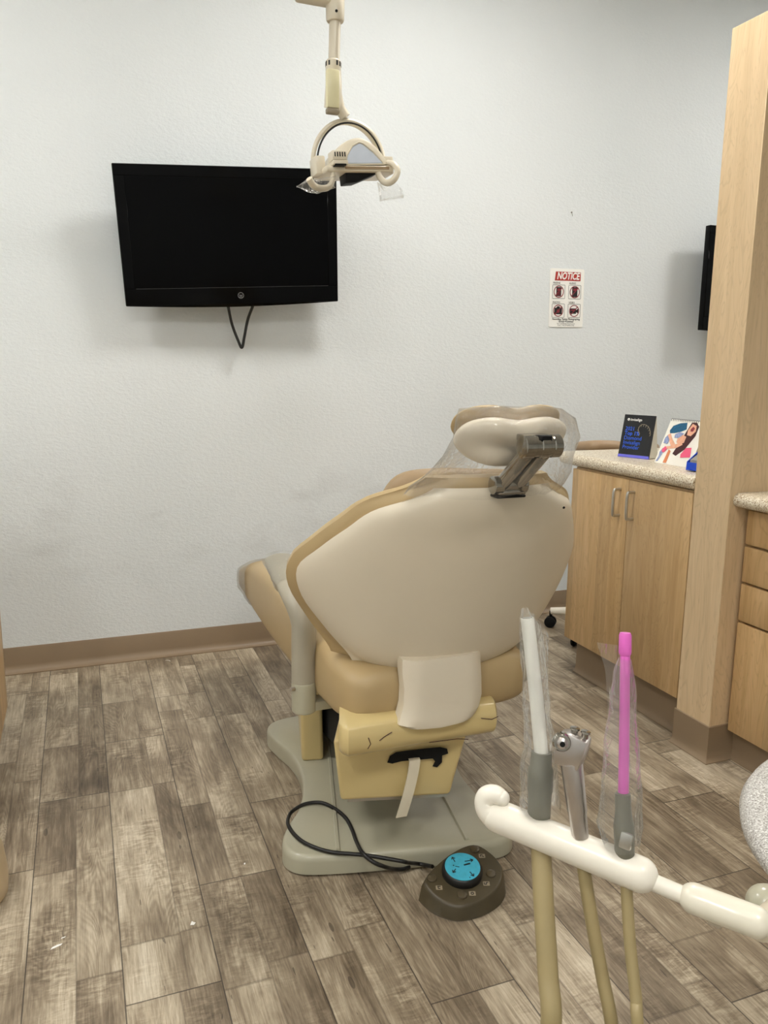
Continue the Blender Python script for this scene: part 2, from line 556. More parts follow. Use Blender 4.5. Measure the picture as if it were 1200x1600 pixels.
def ring_polys(cx, cy, r0, r1, n=28):
    a, b = circle(cx, cy, r0, n), circle(cx, cy, r1, n)
    return [[a[i], a[(i + 1) % n], b[(i + 1) % n], b[i]] for i in range(n)]
def stroke(x0, y0, x1, y1, w):
    dx, dy = x1 - x0, y1 - y0
    l = math.hypot(dx, dy)
    a, b = -dy / l * w / 2, dx / l * w / 2
    return [(x0 + a, y0 + b), (x0 - a, y0 - b), (x1 - a, y1 - b), (x1 + a, y1 + b)]
def rrect(x0, y0, x1, y1, r, n=5):
    out = []
    for cx, cy, a0 in ((x1 - r, y1 - r, 0), (x0 + r, y1 - r, 90), (x0 + r, y0 + r, 180), (x1 - r, y0 + r, 270)):
        for k in range(n + 1):
            a = math.radians(a0 + 90 * k / n)
            out.append((cx + r * math.cos(a), cy + r * math.sin(a)))
    return out
def rrect_frame(x0, y0, x1, y1, r, w):
    a, b = rrect(x0, y0, x1, y1, r), rrect(x0 + w, y0 + w, x1 - w, y1 - w, max(r - w, 0.0005))
    n = len(a)
    return [[a[i], a[(i + 1) % n], b[(i + 1) % n], b[i]] for i in range(n)]
def crumple(mb, amp, sc, seed=0.0):
    for v in mb.bm.verts:
        d = noise.noise_vector(v.co * sc + Vector((seed, seed * 2, 0)))
        v.co += d * amp
    return mb

# ------------------------------------------------------------------ camera
CR = [[0.933887, -0.3574, 0.010966], [0.054233, 0.171889, 0.983622], [0.353432, 0.917997, -0.179908]]
cam_d = bpy.data.cameras.new('camera')
cam = bpy.data.objects.new('camera', cam_d)
COL.objects.link(cam)
r_, u_, f_ = [Vector(v) for v in CR]
cam.matrix_world = Matrix(((r_.x, u_.x, -f_.x, 0), (r_.y, u_.y, -f_.y, 0), (r_.z, u_.z, -f_.z, 1.29), (0, 0, 0, 1)))
cam_d.sensor_fit = 'VERTICAL'
cam_d.sensor_height = 36.0
cam_d.lens = 1236.71 / 1600 * 36.0
cam_d.clip_start = 0.02
scene.camera = cam

# ------------------------------------------------------------------ room shell
WB = 3.52
X0, X1, Y0, H = -2.2, 5.4, -2.8, 3.3
structure('floor', box((X0, Y0, -0.06), (X1, WB, 0)), 'floor')
structure('ceiling', box((X0, Y0, H), (X1, WB, H + 0.06)), 'ceiling')
structure('wall_back', box((X0 - 0.1, WB, -0.06), (X1 + 0.1, WB + 0.1, H + 0.06)), 'wall')
structure('wall_front', box((X0 - 0.1, Y0 - 0.1, -0.06), (X1 + 0.1, Y0, H + 0.06)), 'wall')
structure('wall_left', box((X0 - 0.1, Y0, -0.06), (X0, WB, H + 0.06)), 'wall')
structure('wall_right', box((X1, Y0, -0.06), (X1 + 0.1, WB, H + 0.06)), 'wall')
def cove(name, a, b, out, h=0.118):
    """rubber cove base from a to b, out = unit vector away from the wall"""
    a, b, out = V(a), V(b), V(out)
    prof = [(0.0, 0.0), (0.030, 0.0), (0.030, 0.004), (0.018, 0.009), (0.009, 0.019), (0.005, 0.035), (0.004, h - 0.004), (0.002, h), (0.0, h)]
    rings = [[p + out * o + V(0, 0, z) for o, z in prof] for p in (a, b)]
    return structure(name, MB().loft(rings), 'cove')
cove('baseboard_back', (X0, WB, 0), (X1, WB, 0), (0, -1, 0), 0.112)

# wing wall between the two cabinet runs
PX, PY0, PY1, PZ = 1.905, 1.910, 2.068, 2.307
structure('wall_partition', box((PX, PY0, 0), (2.52, PY1, PZ), 0.0015, 1), 'maple')
pb = MB()
prof = [(0.0, 0.0), (0.020, 0.0), (0.020, 0.003), (0.011, 0.008), (0.006, 0.018), (0.004, 0.035), (0.004, 0.122), (0.0, 0.124)]
path = [((PX, PY1 + 0.004), (-1, 0)), ((PX, PY0), (-0.7, -0.7)), ((PX + 0.106, PY0), (0, -1))]
rings = []
for (x, y), (ox, oy) in path:
    k = 1.42 if ox and oy else 1.0
    rings.append([V(x + ox * o * k, y + oy * o * k, z) for o, z in prof])
pb.loft(rings)
structure('baseboard_partition', pb, 'cove')

# a small screw left in the wall
tag(obj('wall_screw', MB().lathe((2.332, WB, 2.054), (0, -1, 0), [(0, 0.004), (0.004, 0.004), (0.006, 0.002)], 10).tube([(2.334, WB - 0.002, 2.052), (2.337, WB - 0.004, 2.036)], 0.0012, 6), 'grey_plastic'),
    'tiny grey screw left in the white wall above the notice sign', 'screw')

# ------------------------------------------------------------------ lights in the ceiling
for i, (x, y) in enumerate([(1.45, 2.15), (4.15, 2.15), (-1.25, 2.15), (0.35, -0.75), (-1.35, -0.75)]):
    t = thing('ceiling_light', (x, y, H - 0.03), 'flat white square ceiling light panel fixed to the ceiling', 'ceiling light', 'ceiling light panels')
    fr = MB()
    w = 0.31
    for lo, hi in (((-w, -w), (w, -w + .02)), ((-w, w - .02), (w, w)), ((-w, -w + .02), (-w + .02, w - .02)), ((w - .02, -w + .02), (w, w - .02))):
        fr.box((x + lo[0], y + lo[1], H - 0.025), (x + hi[0], y + hi[1], H - 0.0005))
    obj('frame', fr, 'white_print', t)
    obj('diffuser', box((x - w + .02, y - w + .02, H - 0.02), (x + w - .02, y + w - .02, H - 0.001)), 'panel_light', t)

# ------------------------------------------------------------------ televisions
def television(name, c, yaw, tilt, roll, label, w=0.875, h=0.525, extras=True):
    M3 = Matrix.Rotation(yaw, 3, 'Z') @ Matrix.Rotation(tilt, 3, 'X') @ Matrix.Rotation(roll, 3, 'Y')
    u, v = M3 @ V(1, 0, 0), M3 @ V(0, 0, 1)
    F = Frame(c, u, v)
    t = thing(name, V(c) + M3 @ V(0, 0.05, -h / 2), label, 'television')
    mt = F.m()
    hw, hh = w / 2, h / 2
    # bezel: raised rim around the screen, bottom edge gently bowed
    bz = MB()
    outer = [(-hw, hh), (-hw, -hh)] + [(-hw + w * k / 12, -hh - 0.012 * math.sin(PI * k / 12)) for k in range(1, 12)] + [(hw, -hh), (hw, hh)]
    bz.prism(outer, -0.035, 0.0, 0.004, 2, mt)
    rim = 0.042
    bz.box((-hw + .002, hh - rim, 0), (hw - .002, hh - .002, .004), 0.0015, 1, mt)
    bz.box((-hw + .002, -hh + .001, 0), (hw - .002, -hh + 0.068, .004), 0.0015, 1, mt)
    bz.box((-hw + .002, -hh + .067, 0), (-hw + rim, hh - rim + .001, .004), 0.0015, 1, mt)
    bz.box((hw - rim, -hh + .067, 0), (hw - .002, hh - rim + .001, .004), 0.0015, 1, mt)
    obj('bezel', bz, 'black_gloss', t)
    obj('screen', MB().box((-hw + rim, -hh + .068, 0.0), (hw - rim, hh - rim, .0022), 0, 1, mt), 'screen', t)
    obj('back_cover', MB().box((-hw + .05, -hh + .03, -0.075), (hw - .05, hh - .03, -0.03), 0.015, 2, mt), 'black_matte', t)
    obj('trim_strip', MB().box((-hw + .045, -hh + .066, 0.003), (hw - .045, -hh + .0674, .0048), 0, 1, mt), 'trim_dark', t)
    if extras:
        lg = MB()
        cy = -hh + 0.034
        lg.flat(ring_polys(0.02, cy, 0.0105, 0.0125, 24), F, 0.0042)
        for a in ((-.0062, .0042, -.0034, -.0050), (-.0034, -.0050, 0, .0030), (0, .0030, .0034, -.0050), (.0034, -.0050, .0062, .0042)):
            lg.flat([stroke(0.02 + a[0], cy + a[1], 0.02 + a[2], cy + a[3], .0018)], F, 0.0042)
        lg.flat([stroke(0.0125, cy - .0072, 0.0275, cy - .0072, .0014)], F, 0.0042)
        obj('round_emblem', lg, 'badge', t)
    # wall bracket
    p = V(c) + M3 @ V(0, 0.075, 0)
    br = MB().box((p.x - .11, WB - 0.012, p.z - .11), (p.x + .11, WB - 0.0005, p.z + .11), .002, 1)
    if WB - p.y > 0.02:
        br.box((p.x - .05, p.y - 0.01, p.z - .05), (p.x + .05, WB - 0.01, p.z + .05), .002, 1)
    obj('wall_bracket', br, 'black_matte', t)
    return t, F
tv, tvF = television('television', (0.618, 3.338, 1.80), -0.035, 0.160, -0.059, 'black flat television tilted on the wall behind the dental chair')
obj('power_cable', MB().tube(smooth_path([(0.6033, 3.4000, 1.5388), (0.6229, 3.4300, 1.4656), (0.6502, 3.4400, 1.3952), (0.6670, 3.4450, 1.3663), (0.6780, 3.4400, 1.4145), (0.6910, 3.4300, 1.4808), (0.7078, 3.4000, 1.5374)], 8), 0.0062, 8), 'black_rubber', tv)
television('television', (3.508, 3.372, 1.763), 0.0, 0.0, 0.0, 'black television on the wall, mostly hidden behind the wooden partition', extras=False)

# ------------------------------------------------------------------ notice sign
sg = thing('notice_sign', (2.3265, WB - 0.003, 1.50), 'white notice sign with red heading and four crossed out picture squares', 'sign')
SF = Frame((2.3265, WB - 0.004, 1.6425), (1, 0, 0.02), (-0.02, 0, 1))
obj('sign_board', MB().prism(rrect(-.1, -.1425, .1, .1425, .008), -0.0035, 0.0, 0, 1, SF.m()), 'white_print', sg)
obj('heading_panel', MB().flat([[(-.073, .084), (-.068, .127), (.078, .127), (.078, .084)]], SF, .0003), 'red_print', sg)
obj('heading_lettering', MB().text('NOTICE', 0.047, SF, 0.004, 0.1055, 0.0012, 0.0014, 0.22, 'CENTER', 0.76), 'white_print', sg)
for s, x, y in (('PHONE', -.082, .072), ('AUDIO', .012, .072), ('PHOTO', -.082, -.022), ('VIDEO', .012, -.022)):
    obj('caption_lettering', MB().text(s, 0.0125, SF, x, y, .0008, 0.0001), 'black_print', sg)
for s, y, z in (('Recording, Taping, Photographing', -.1035, .0122), ('Strictly Prohibited', -.1150, .0122)):
    obj('caption_lettering', MB().text(s, z, SF, 0, y, .0008, 0.0003, 0.1, 'CENTER', 0.98), 'black_print', sg)
for s, y, z in (('For Confidential Patient Care', -.1255, .0088), ('Visits, Trials & Studies Only', -.1335, .0088)):
    obj('caption_lettering', MB().text(s, z, SF, 0, y, .0008, 0.0, 0, 'CENTER'), 'black_print', sg)
picts = [
    ([rrect(-.062, .008, -.034, .052, .003)], [rrect(-.057, .034, -.039, .046, .001)] + [rrect(-.057 + .0065 * i, .012 + .0065 * j, -.0525 + .0065 * i, .0165 + .0065 * j, .0008) for i in range(3) for j in range(3)]),
    ([rrect(.031, .006, .062, .054, .003)], [rrect(.036, .036, .057, .048, .001)]),
    ([[(-.070, -.080), (-.026, -.080), (-.026, -.048), (-.038, -.048), (-.041, -.041), (-.055, -.041), (-.058, -.048), (-.070, -.048)]], [circle(-.048, -.064, .009, 16)]),
    ([[(.022, -.076), (.058, -.076), (.058, -.068), (.071, -.074), (.071, -.050), (.058, -.058), (.058, -.050), (.022, -.050)]], [rrect(.028, -.062, .050, -.055, .001)])]
for (cx, cy), (pa, pb_) in zip(((-.048, .030), (.046, .030), (-.048, -.062), (.046, -.062)), picts):
    fr = obj('picture_frame_line', MB().flat(rrect_frame(cx - .037, cy - .034, cx + .037, cy + .034, .005, .0016), SF, .0004), 'black_print', sg)
    obj('pictogram', MB().flat(pa, SF, .0005), 'black_print', fr)
    obj('pictogram_detail', MB().flat(pb_, SF, .0009, .0002), 'dark_red', fr)
    obj('prohibition_mark', MB().flat(ring_polys(cx, cy, .0255, .0295) + [stroke(cx - .019, cy - .019, cx + .019, cy + .019, .0042)], SF, .0012), 'dark_red', fr)

# ------------------------------------------------------------------ cabinets on the right
def handle(parent, x, y, z0, z1, out=0.032, r=0.0056):
    pts = [(x, y, z0), (x - out * .7, y, z0), (x - out, y, z0 + .010), (x - out, y, z1 - .010), (x - out * .7, y, z1), (x, y, z1)]
    return obj('handle', MB().tube(smooth_path(pts, 5), r, 10), 'steel', parent)
DX = 1.905
cab = thing('base_cabinet', (2.2, 2.42, 0), 'maple base cabinet with two tall doors behind the dental chair', 'cabinet')
obj('body', box((DX + .019, PY1 + .002, 0.15), (2.50, 2.768, 0.892)), 'maple_edge', cab)
obj('toe_kick', MB().loft([[V(p, y, 0) + V(-o, 0, z) for o, z in prof[:-2] + [(0.004, 0.15), (0, 0.15)]] for p, y in ((1.965, PY1 + .002), (1.965, 2.75))]).box((1.965, PY1 + .002, 0), (2.48, 2.75, 0.15)), 'cove', cab)
SPL = 2.405
for ya, yb, hy in ((PY1 + .004, SPL - .0015, SPL - .035), (SPL + .0015, 2.768, SPL + .045)):
    d = obj('door', box((DX, ya, 0.157), (DX + .018, yb, 0.886), .0025, 2), 'maple_door', cab)
    handle(d, DX + .001, hy, 0.745, 0.845)
def bullnose(x0, x1, y0, y1, zt, th, round_far=False):
    mb = MB()
    r = th / 2
    n = 10
    pf = [(x1, zt - th), (x1, zt)] + [(x0 + r - r * math.sin(PI * k / n), zt - r + r * math.cos(PI * k / n)) for k in range(n + 1)]
    ys = [(y0, 0.0), (y1 - .04, 0.0)]
    if round_far:
        ys += [(y1 - .04 + .04 * math.sin(PI / 2 * k / 6), .04 * (1 - math.cos(PI / 2 * k / 6))) for k in range(1, 7)]
    else:
        ys[1] = (y1, 0.0)
    mb.loft([[V(x + (o if i > 1 else 0), y, z) for i, (x, z) in enumerate(pf)] for y, o in ys])
    return mb
tag(obj('countertop', bullnose(1.898, 2.51, PY1 + .001, 2.89, 0.945, 0.050, True), 'counter'), 'cream speckled countertop carrying the black award plaque and calendar', 'countertop')

RX = 1.985
cab2 = thing('drawer_cabinet', (2.25, 1.6, 0), 'maple drawer cabinet right of the wooden partition', 'cabinet')
obj('body', box((RX + .006, 1.30, 0.10), (2.52, PY0 - .001, 0.865)), 'maple_edge', cab2)
obj('toe_kick', MB().loft([[V(2.012, y, 0) + V(-o, 0, z) for o, z in prof[:-2] + [(0.004, 0.105), (0, 0.105)]] for y in (1.30, PY0 - .001)]).box((2.012, 1.30, 0), (2.50, PY0 - .001, 0.105)), 'cove', cab2)
for nm, za, zb in (('drawer', 0.746, 0.856), ('drawer', 0.622, 0.738), ('drawer', 0.492, 0.614), ('door', 0.108, 0.484)):
    d = obj(nm, box((RX - .014, 1.305, za), (RX + .005, PY0 - .012, zb), .003, 2), 'maple_door', cab2)
    hz = (za + zb) / 2
    if nm == 'drawer':
        obj('handle', MB().tube(smooth_path([(RX - .013, 1.56, hz), (RX - .035, 1.56, hz), (RX - .045, 1.57, hz), (RX - .045, 1.65, hz), (RX - .035, 1.66, hz), (RX - .013, 1.66, hz)], 5), .0045, 10), 'steel', d)
    else:
        handle(d, RX - .013, 1.36, 0.36, 0.46)
tag(obj('countertop', bullnose(1.918, 2.53, 1.28, PY0 - .001, 0.911, 0.045), 'counter'), 'cream speckled countertop on the drawer cabinet, right of the partition', 'countertop')

# ------------------------------------------------------------------ things on the far countertop
ZC = 0.9455
pl = thing('award_plaque', (2.09, 2.62, ZC), 'black award plaque with blue lettering standing on the countertop', 'plaque')
a, b = V((2.0286, 2.6432, 0.9455)), V((2.0755, 2.5134, 0.9455))
lean = (V(0.94, 0.34, 0)).normalized()
PF = Frame((a + b) / 2, b - a, V(0, 0, 1) + lean * 0.20)
pwid = (b - a).length
ph = 0.172
k = pwid / 0.14
obj('plaque_panel', MB().box((-pwid / 2, 0.006, -.006), (pwid / 2, ph, 0), .001, 1, PF.m()), 'plaque', pl)
obj('bottom_edge', MB().box((-pwid / 2, 0.0005, -.007), (pwid / 2, 0.006, .001), .0005, 1, PF.m()).box((-pwid / 2 + .0005, .006, 0.0002), (pwid / 2 - .0005, .0115, 0.0008), 0, 1, PF.m()), 'violet', pl)
obj('stand_back', MB().add([PF.p(-pwid / 2, 0.004, -.0065), PF.p(pwid / 2, 0.004, -.0065), PF.p(pwid / 2, ph - .005, -.0065), PF.p(-pwid / 2, ph - .005, -.0065),
                            tuple(V(PF.p(-pwid / 2, 0, -.0065)) + lean * .06 + V(0, 0, .002)), tuple(V(PF.p(pwid / 2, 0, -.0065)) + lean * .06 + V(0, 0, .002))],
                           [(0, 1, 2, 3), (3, 2, 5, 4), (0, 4, 5, 1), (0, 3, 4), (1, 5, 2)]), 'acrylic', pl)
for i, s in enumerate(('2021', 'Top 1%', 'Diamond', 'Invisalign', 'Provider')):
    obj('blue_lettering', MB().text(s, 0.0215, PF, -pwid * .40, 0.115 - i * 0.0185, .0006, 0.0003 if i == 1 else 0.0), 'blue_print', pl)
wt = MB().text('invisalign', 0.0145, PF, -pwid * .28, 0.152, .0006, 0.0002)
wt.flat([circle(-pwid * .28 - .0085 + .0036 * math.cos(q), 0.152 + .0036 * math.sin(q), .0022, 8) for q in [PI * 2 * j / 6 for j in range(6)]], PF, .0005)
obj('white_lettering', wt, 'white_print', pl)
ar = MB()
arch = [(.012, .098), (.004, .112), (.004, .124), (.014, .134), (.028, .135), (.042, .130), (.052, .120), (.058, .106), (.060, .094)]
ap = smooth_path([(x * k, y, 0) for x, y in arch], 4)
for i in range(len(ap) - 1):
    ar.flat([stroke(ap[i].x, ap[i].y, ap[i + 1].x, ap[i + 1].y, .0016)], PF, .0005)
    if i % 3 == 0:
        q = ap[i]
        ar.flat([stroke(q.x - .002, q.y - .009, q.x + .001, q.y + .002, .0014)], PF, .0005)
obj('aligner_picture', ar, 'icon', pl)

cl = thing('desk_calendar', (2.12, 2.36, ZC), 'spiral desk calendar with a colourful picture, beside the award plaque', 'calendar')
a, b = V((2.0391, 2.4356, 0.9455)), V((2.0392, 2.2535, 0.9455))
lean = (V(0.96, 0.28, 0)).normalized()
dirn = (b - a).normalized()
cw = 0.19
CF = Frame(a, dirn, V(0, 0, 1) + lean * 0.43)
chh = 0.175
pg = MB().box((0, 0.0, -.003), (cw, chh, 0), 0, 1, CF.m())
obj('front_sheet', pg, 'paper', cl)
top = [V(CF.p(0, chh, -.003)), V(CF.p(cw, chh, -.003))]
bot = [V(a.x, a.y, ZC + .001) + lean * .145, V(a.x, a.y, ZC + .001) + dirn * cw + lean * .145]
obj('back_board', MB().add([tuple(top[0]), tuple(top[1]), tuple(bot[1]), tuple(bot[0])] + [tuple(p + lean * .003) for p in (top[0], top[1], bot[1], bot[0])],
                           [(0, 1, 2, 3), (7, 6, 5, 4), (0, 4, 5, 1), (1, 5, 6, 2), (2, 6, 7, 3), (3, 7, 4, 0)]), 'paper', cl)
sp = MB()
for i in range(20):
    x = .006 + i * (cw - .012) / 19
    c = V(CF.p(x, chh - .001, -.001))
    n_, v_ = CF.n, CF.v
    sp.tube([c + n_ * (.0048 * math.cos(q)) + v_ * (.0048 * math.sin(q)) for q in [2 * PI * j / 10 for j in range(11)]], .0007, 5)
obj('wire_binding', sp, 'black_matte', cl)
def prints(name, mat, polys, off=.0005):
    obj(name, MB().flat([[(.003 + x * .00113, y * .00107) for x, y in p] for p in polys], CF, off, .0003), mat, cl)
# a plain generic picture: a seated adult holding a child
prints('hair_print', 'hair', [[(66, 40), (84, 34), (112, 60), (136, 112), (136, 146), (120, 160), (98, 158), (90, 128), (82, 94)]], .0004)
prints('foliage_print', 'denim', [[(2, 4), (12, 6), (18, 26), (22, 46), (12, 56), (4, 40), (8, 26)]], .0004)
prints('sleeve_print', 'teal', [[(12, 122), (20, 140), (48, 152), (78, 156), (86, 132), (66, 122), (38, 114), (18, 112)]])
prints('face_print', 'skin', [[(94, 130), (104, 154), (124, 148), (130, 128), (116, 110), (98, 112)]], .0007)
prints('arm_print', 'skin', [[(10, 104), (22, 112), (38, 94), (60, 76), (70, 62), (54, 58), (32, 80)]], .0007)
prints('arm_print', 'skin', [[(22, 52), (74, 62), (96, 76), (86, 86), (52, 68), (22, 62)]], .0009)
prints('child_print', 'skin', [[(62, 96), (76, 112), (98, 106), (98, 84), (80, 76), (64, 82)]], .0007)
prints('denim_print', 'denim', [[(4, 92), (12, 104), (28, 88), (26, 72), (6, 74)]], .0011)
prints('denim_print', 'denim', [[(44, 110), (62, 120), (84, 116), (66, 98), (46, 98)]], .0011)
prints('orange_print', 'orange', [[(38, 4), (54, 4), (54, 48), (42, 54)]], .0005)
prints('knee_print', 'pink_print', [[(12, 52), (22, 64), (34, 54), (26, 40), (14, 42)]], .0013)
prints('pink_print', 'pink_print', [[(104, 42), (116, 66), (140, 70), (150, 36), (108, 30)]], .0011)
prints('glasses_print', 'dark_red', [[(105, 134), (112, 144), (122, 138), (118, 126), (108, 126)]], .0014)

bx_ = thing('card_holder', (1.955, 2.14, ZC), 'small blue and grey card holder at the partition end of the countertop', 'card holder')
B0 = V((1.9954, 2.1916, 0.9455))
HF = Frame(B0 + V(0, 0, .0005), (0.25, -1, 0), (0.10, 0.03, 1))
obj('side_wall', MB().add([HF.p(x, y, z) for x in (0, .004) for y, z in ((0, -.050), (0, .026), (.030, .030), (.085, -.050))], [(0, 1, 2, 3), (7, 6, 5, 4), (0, 4, 5, 1), (1, 5, 6, 2), (2, 6, 7, 3), (3, 7, 4, 0)], .0008, 1), 'deep_blue', bx_)
obj('front_lip', MB().box((0, 0, -.050), (.080, .005, .030), .001, 1, HF.m()).box((0, .004, .024), (.080, .028, .030), .001, 1, HF.m()), 'deep_blue', bx_)
obj('back_plate', MB().box((0, .004, -.052), (.080, .086, -.047), .001, 1, HF.m()), 'black_matte', bx_)
obj('card_stack', MB().add([HF.p(x, y, z) for x in (.006, .076) for y, z in ((.006, -.044), (.006, .020), (.036, .020), (.072, -.044))], [(0, 1, 2, 3), (7, 6, 5, 4), (0, 4, 5, 1), (1, 5, 6, 2), (2, 6, 7, 3), (3, 7, 4, 0)]), 'grey_plastic', bx_)

# ------------------------------------------------------------------ operator stool between the cabinet and the wall
sx, sy = 2.36, 3.12
st = thing('operator_stool', (sx, sy, 0), 'tan stool with curved backrest tucked between the far cabinet and the wall', 'stool')
obj('seat', MB().lathe((sx, sy, 0.55), (0, 0, 1), [(0, .10), (.004, .17), (.02, .19), (.05, .195), (.075, .18), (.085, .14), (.088, 0)], 32), 'stool', st)
arc = []
for k in range(21):
    q = math.radians(150 + 165 * k / 20)
    arc.append(V(sx + .20 * math.cos(q), sy + .17 * math.sin(q), 0.905))
arc = [p + V(0.005, 0, 0) for p in arc]
obj('backrest', MB().tube(smooth_path([(2.1814, 3.1400, 0.9297), (2.1980, 3.0300, 0.9459), (2.3144, 3.0200, 0.9410), (2.42, 2.96, .925), (2.55, 3.04, .925)], 6), [.022] + [.0265] * 23 + [.02], 14, True, 0.9), 'stool', st)
obj('back_post', MB().tube(smooth_path([(sx + .02, sy, .57), (sx + .10, sy - .12, .62), (sx + .06, sy - .17, .78), (sx + .03, sy - .13, .92)], 5), .011, 10), 'steel', st)
obj('gas_column', MB().lathe((sx, sy, 0.09), (0, 0, 1), [(0, .03), (.2, .03), (.2, .018), (.47, .018)], 16), 'steel', st)
sb = MB()
for k in range(5):
    q = math.radians(208 + 72 * k)
    sb.tube([(sx, sy, .115), (sx + .25 * math.cos(q), sy + .25 * math.sin(q), .085)], [.026, .018], 10, True, 0.8)
obj('star_base', sb, 'ivory', st)
for k in range(5):
    q = math.radians(208 + 72 * k)
    cx, cy = sx + .25 * math.cos(q), sy + .25 * math.sin(q)
    c_ = MB()
    for s in (-.014, .014):
        c_.lathe((cx - s * math.sin(q) - .008 * math.sin(q), cy + s * math.cos(q) + .008 * math.cos(q), .0285), (math.sin(q), -math.cos(q), 0), [(0, .02), (.003, .028), (.013, .028), (.016, .02)], 16)
    c_.tube([(cx, cy, .03), (cx, cy, .085)], .008, 8)
    obj('caster', c_, 'black_matte', st)

# ------------------------------------------------------------------ cabinet and beige pedestal at the left edge
lc = thing('side_cabinet', (-0.6, 2.6, 0), 'maple side cabinet at the left edge of the photo', 'cabinet')
LX = -0.293
obj('body', box((-0.88, 2.28, 0.085), (LX - .019, 2.95, 0.88)), 'maple_edge', lc)
obj('toe_kick', box((-0.86, 2.29, 0), (LX - .06, 2.94, 0.085)), 'cove', lc)
dl = obj('door', box((LX - .018, 2.285, 0.088), (LX, 2.95, 0.876), .002, 2), 'maple_door', lc)
obj('handle', MB().tube(smooth_path([(LX - .001, 2.36, .74), (LX + .03, 2.36, .74), (LX + .032, 2.36, .75), (LX + .032, 2.36, .83), (LX + .03, 2.36, .84), (LX - .001, 2.36, .84)], 4), .0045, 10), 'steel', dl)
obj('worktop', box((-0.90, 2.26, 0.88), (LX + .004, 2.97, 0.92), .008, 3), 'counter', lc)
c0 = V((-0.2233, 1.9738, 0.0400))
tag(obj('floor_pedestal', MB().lathe((c0.x - .125, c0.y, 0), (0, 0, 1), [(0, .112), (.012, .122), (.05, .125), (.12, .118), (.155, .106), (.165, .085), (.167, 0)], 40), 'bin'),
    'low rounded beige plastic base on the floor at the left edge', 'pedestal')

# ------------------------------------------------------------------ dental light hanging over the chair
LY = 2.1
dlt = thing('dental_light', (0.71, LY, 1.78), 'cream dental operating light hanging on a pole over the chair', 'dental light')
obj('pole', MB().tube([(.657, LY, 2.03), (.661, LY, 2.165)], .0145, 20), 'cream', dlt)
obj('elbow', MB().lathe((.661, LY, 2.150), (0, 0, 1), [(0, .021), (.004, .023), (.045, .024), (.05, .021), (.085, .021)], 24).box((.560, LY - .018, 2.185), (.682, LY + .022, 2.235), .008, 3), 'cream', dlt)
obj('elbow_screw', MB().lathe((.657, LY - .0225, 2.166), (0, -1, 0), [(0, .0035), (.002, .0035)], 10), 'black_matte', dlt)
obj('ceiling_arm', MB().tube([(.565, LY, 2.21), (-.25, LY + .12, 2.24)], .021, 16).tube([(-.25, LY + .12, 2.20), (-.25, LY + .12, H - .02)], .028, 20).lathe((-.25, LY + .12, H - .03), (0, 0, 1), [(0, .06), (.012, .075), (.029, .08)], 28), 'cream', dlt)
obj('arm_joint_band', MB().box((.592, LY - .0195, 2.189), (.622, LY + .0235, 2.232), .006, 2), 'black_matte', dlt)
col = MB()
for k in range(12):
    if k in (3, 8):
        continue
    q = 2 * PI * k / 12 + .2
    col.box((-.0022, -.001, 0), (.0022, .001, .011), 0, 1, Matrix.Translation((.656 + .0195 * math.cos(q), LY + .0195 * math.sin(q), 2.043)) @ Matrix.Rotation(q + PI / 2, 4, 'Z'))
obj('friction_scale', col, 'black_print', dlt)
obj('collar', MB().lathe((.656, LY, 2.030), (0, 0, 1), [(0, .019), (.002, .0198), (.026, .0198), (.03, .016)], 24), 'cream', dlt)
lower = MB().tube([(.656, LY, 2.032), (.657, LY, 2.0), (.655, LY, 1.96), (.654, LY + .004, 1.945)], [.020, .021, .022, .021], 20)
obj('lower_column', lower.tube(smooth_path([(.664, LY + .008, 1.99), (.672, LY + .006, 1.955), (.690, LY + .002, 1.928)], 5), [.016] * 6 + [.014] * 5, 12), 'cream', dlt)
obj('column_cover', MB().box((.630, LY - .032, 1.937), (.664, LY - .012, 2.030), .006, 2), 'yellowed', dlt)
obj('column_end', MB().box((.631, LY - .031, 1.925), (.664, LY - .010, 1.938), .003, 2), 'icon', dlt)
# yoke: half ring carrying the head
cx, cz, R0 = .7015, 1.812, .0975
yk, ykl = MB(), MB()
arcp = [(cx + R0 * math.cos(q), LY + .012, cz + 1.12 * R0 * math.sin(q)) for q in [math.radians(-2 + 182 * k / 30) for k in range(31)]]
rd = [interp([0, 10, 16, 30], [.014, .014, .012, .008], k) for k in range(31)]
yk.tube(arcp, rd, 12, True, 0.7, side=(0, 1, 0))
obj('yoke', yk, 'cream', dlt)
obj('yoke_cable', MB().tube([(p[0] * .985 + cx * .015 + (cx - p[0]) * .055, LY - .006, p[2] - .006 * math.sin(max(0, (p[2] - cz) / R0)) - .002) for p in arcp], .0024, 6), 'black_rubber', dlt)
# head
HM = Matrix.Translation((.708, LY, 1.795)) @ Matrix.Rotation(math.radians(-5), 4, 'Y')
def xz_prism(poly, y0, y1, bev, m=HM, seg=3):
    mb = MB()
    n = len(poly)
    v = [(x, y0, z) for x, z in poly] + [(x, y1, z) for x, z in poly]
    f = [tuple(range(n)), tuple(range(n, 2 * n))[::-1]] + [(i, n + i, n + (i + 1) % n, (i + 1) % n) for i in range(n)]
    return mb.add(v, f, bev, seg, m)
hood = [(p.x, p.z) for p in smooth_path([(-.082, 0, .004), (-.062, 0, .038), (-.030, 0, .064), (.002, 0, .074), (.030, 0, .068), (.060, 0, .046), (.088, 0, .010)], 5)]
hd = MB()
rows = [(-.055, .86, 0), (-.05, .97, 0), (-.035, 1.0, 0), (.02, .97, 0), (.05, .80, 0), (.065, .45, 0)]
hd.loft([[HM @ V(x * s, y, z * s) for x, z in hood] for y, s, _ in rows])
obj('lamp_head', hd, 'cream', dlt)
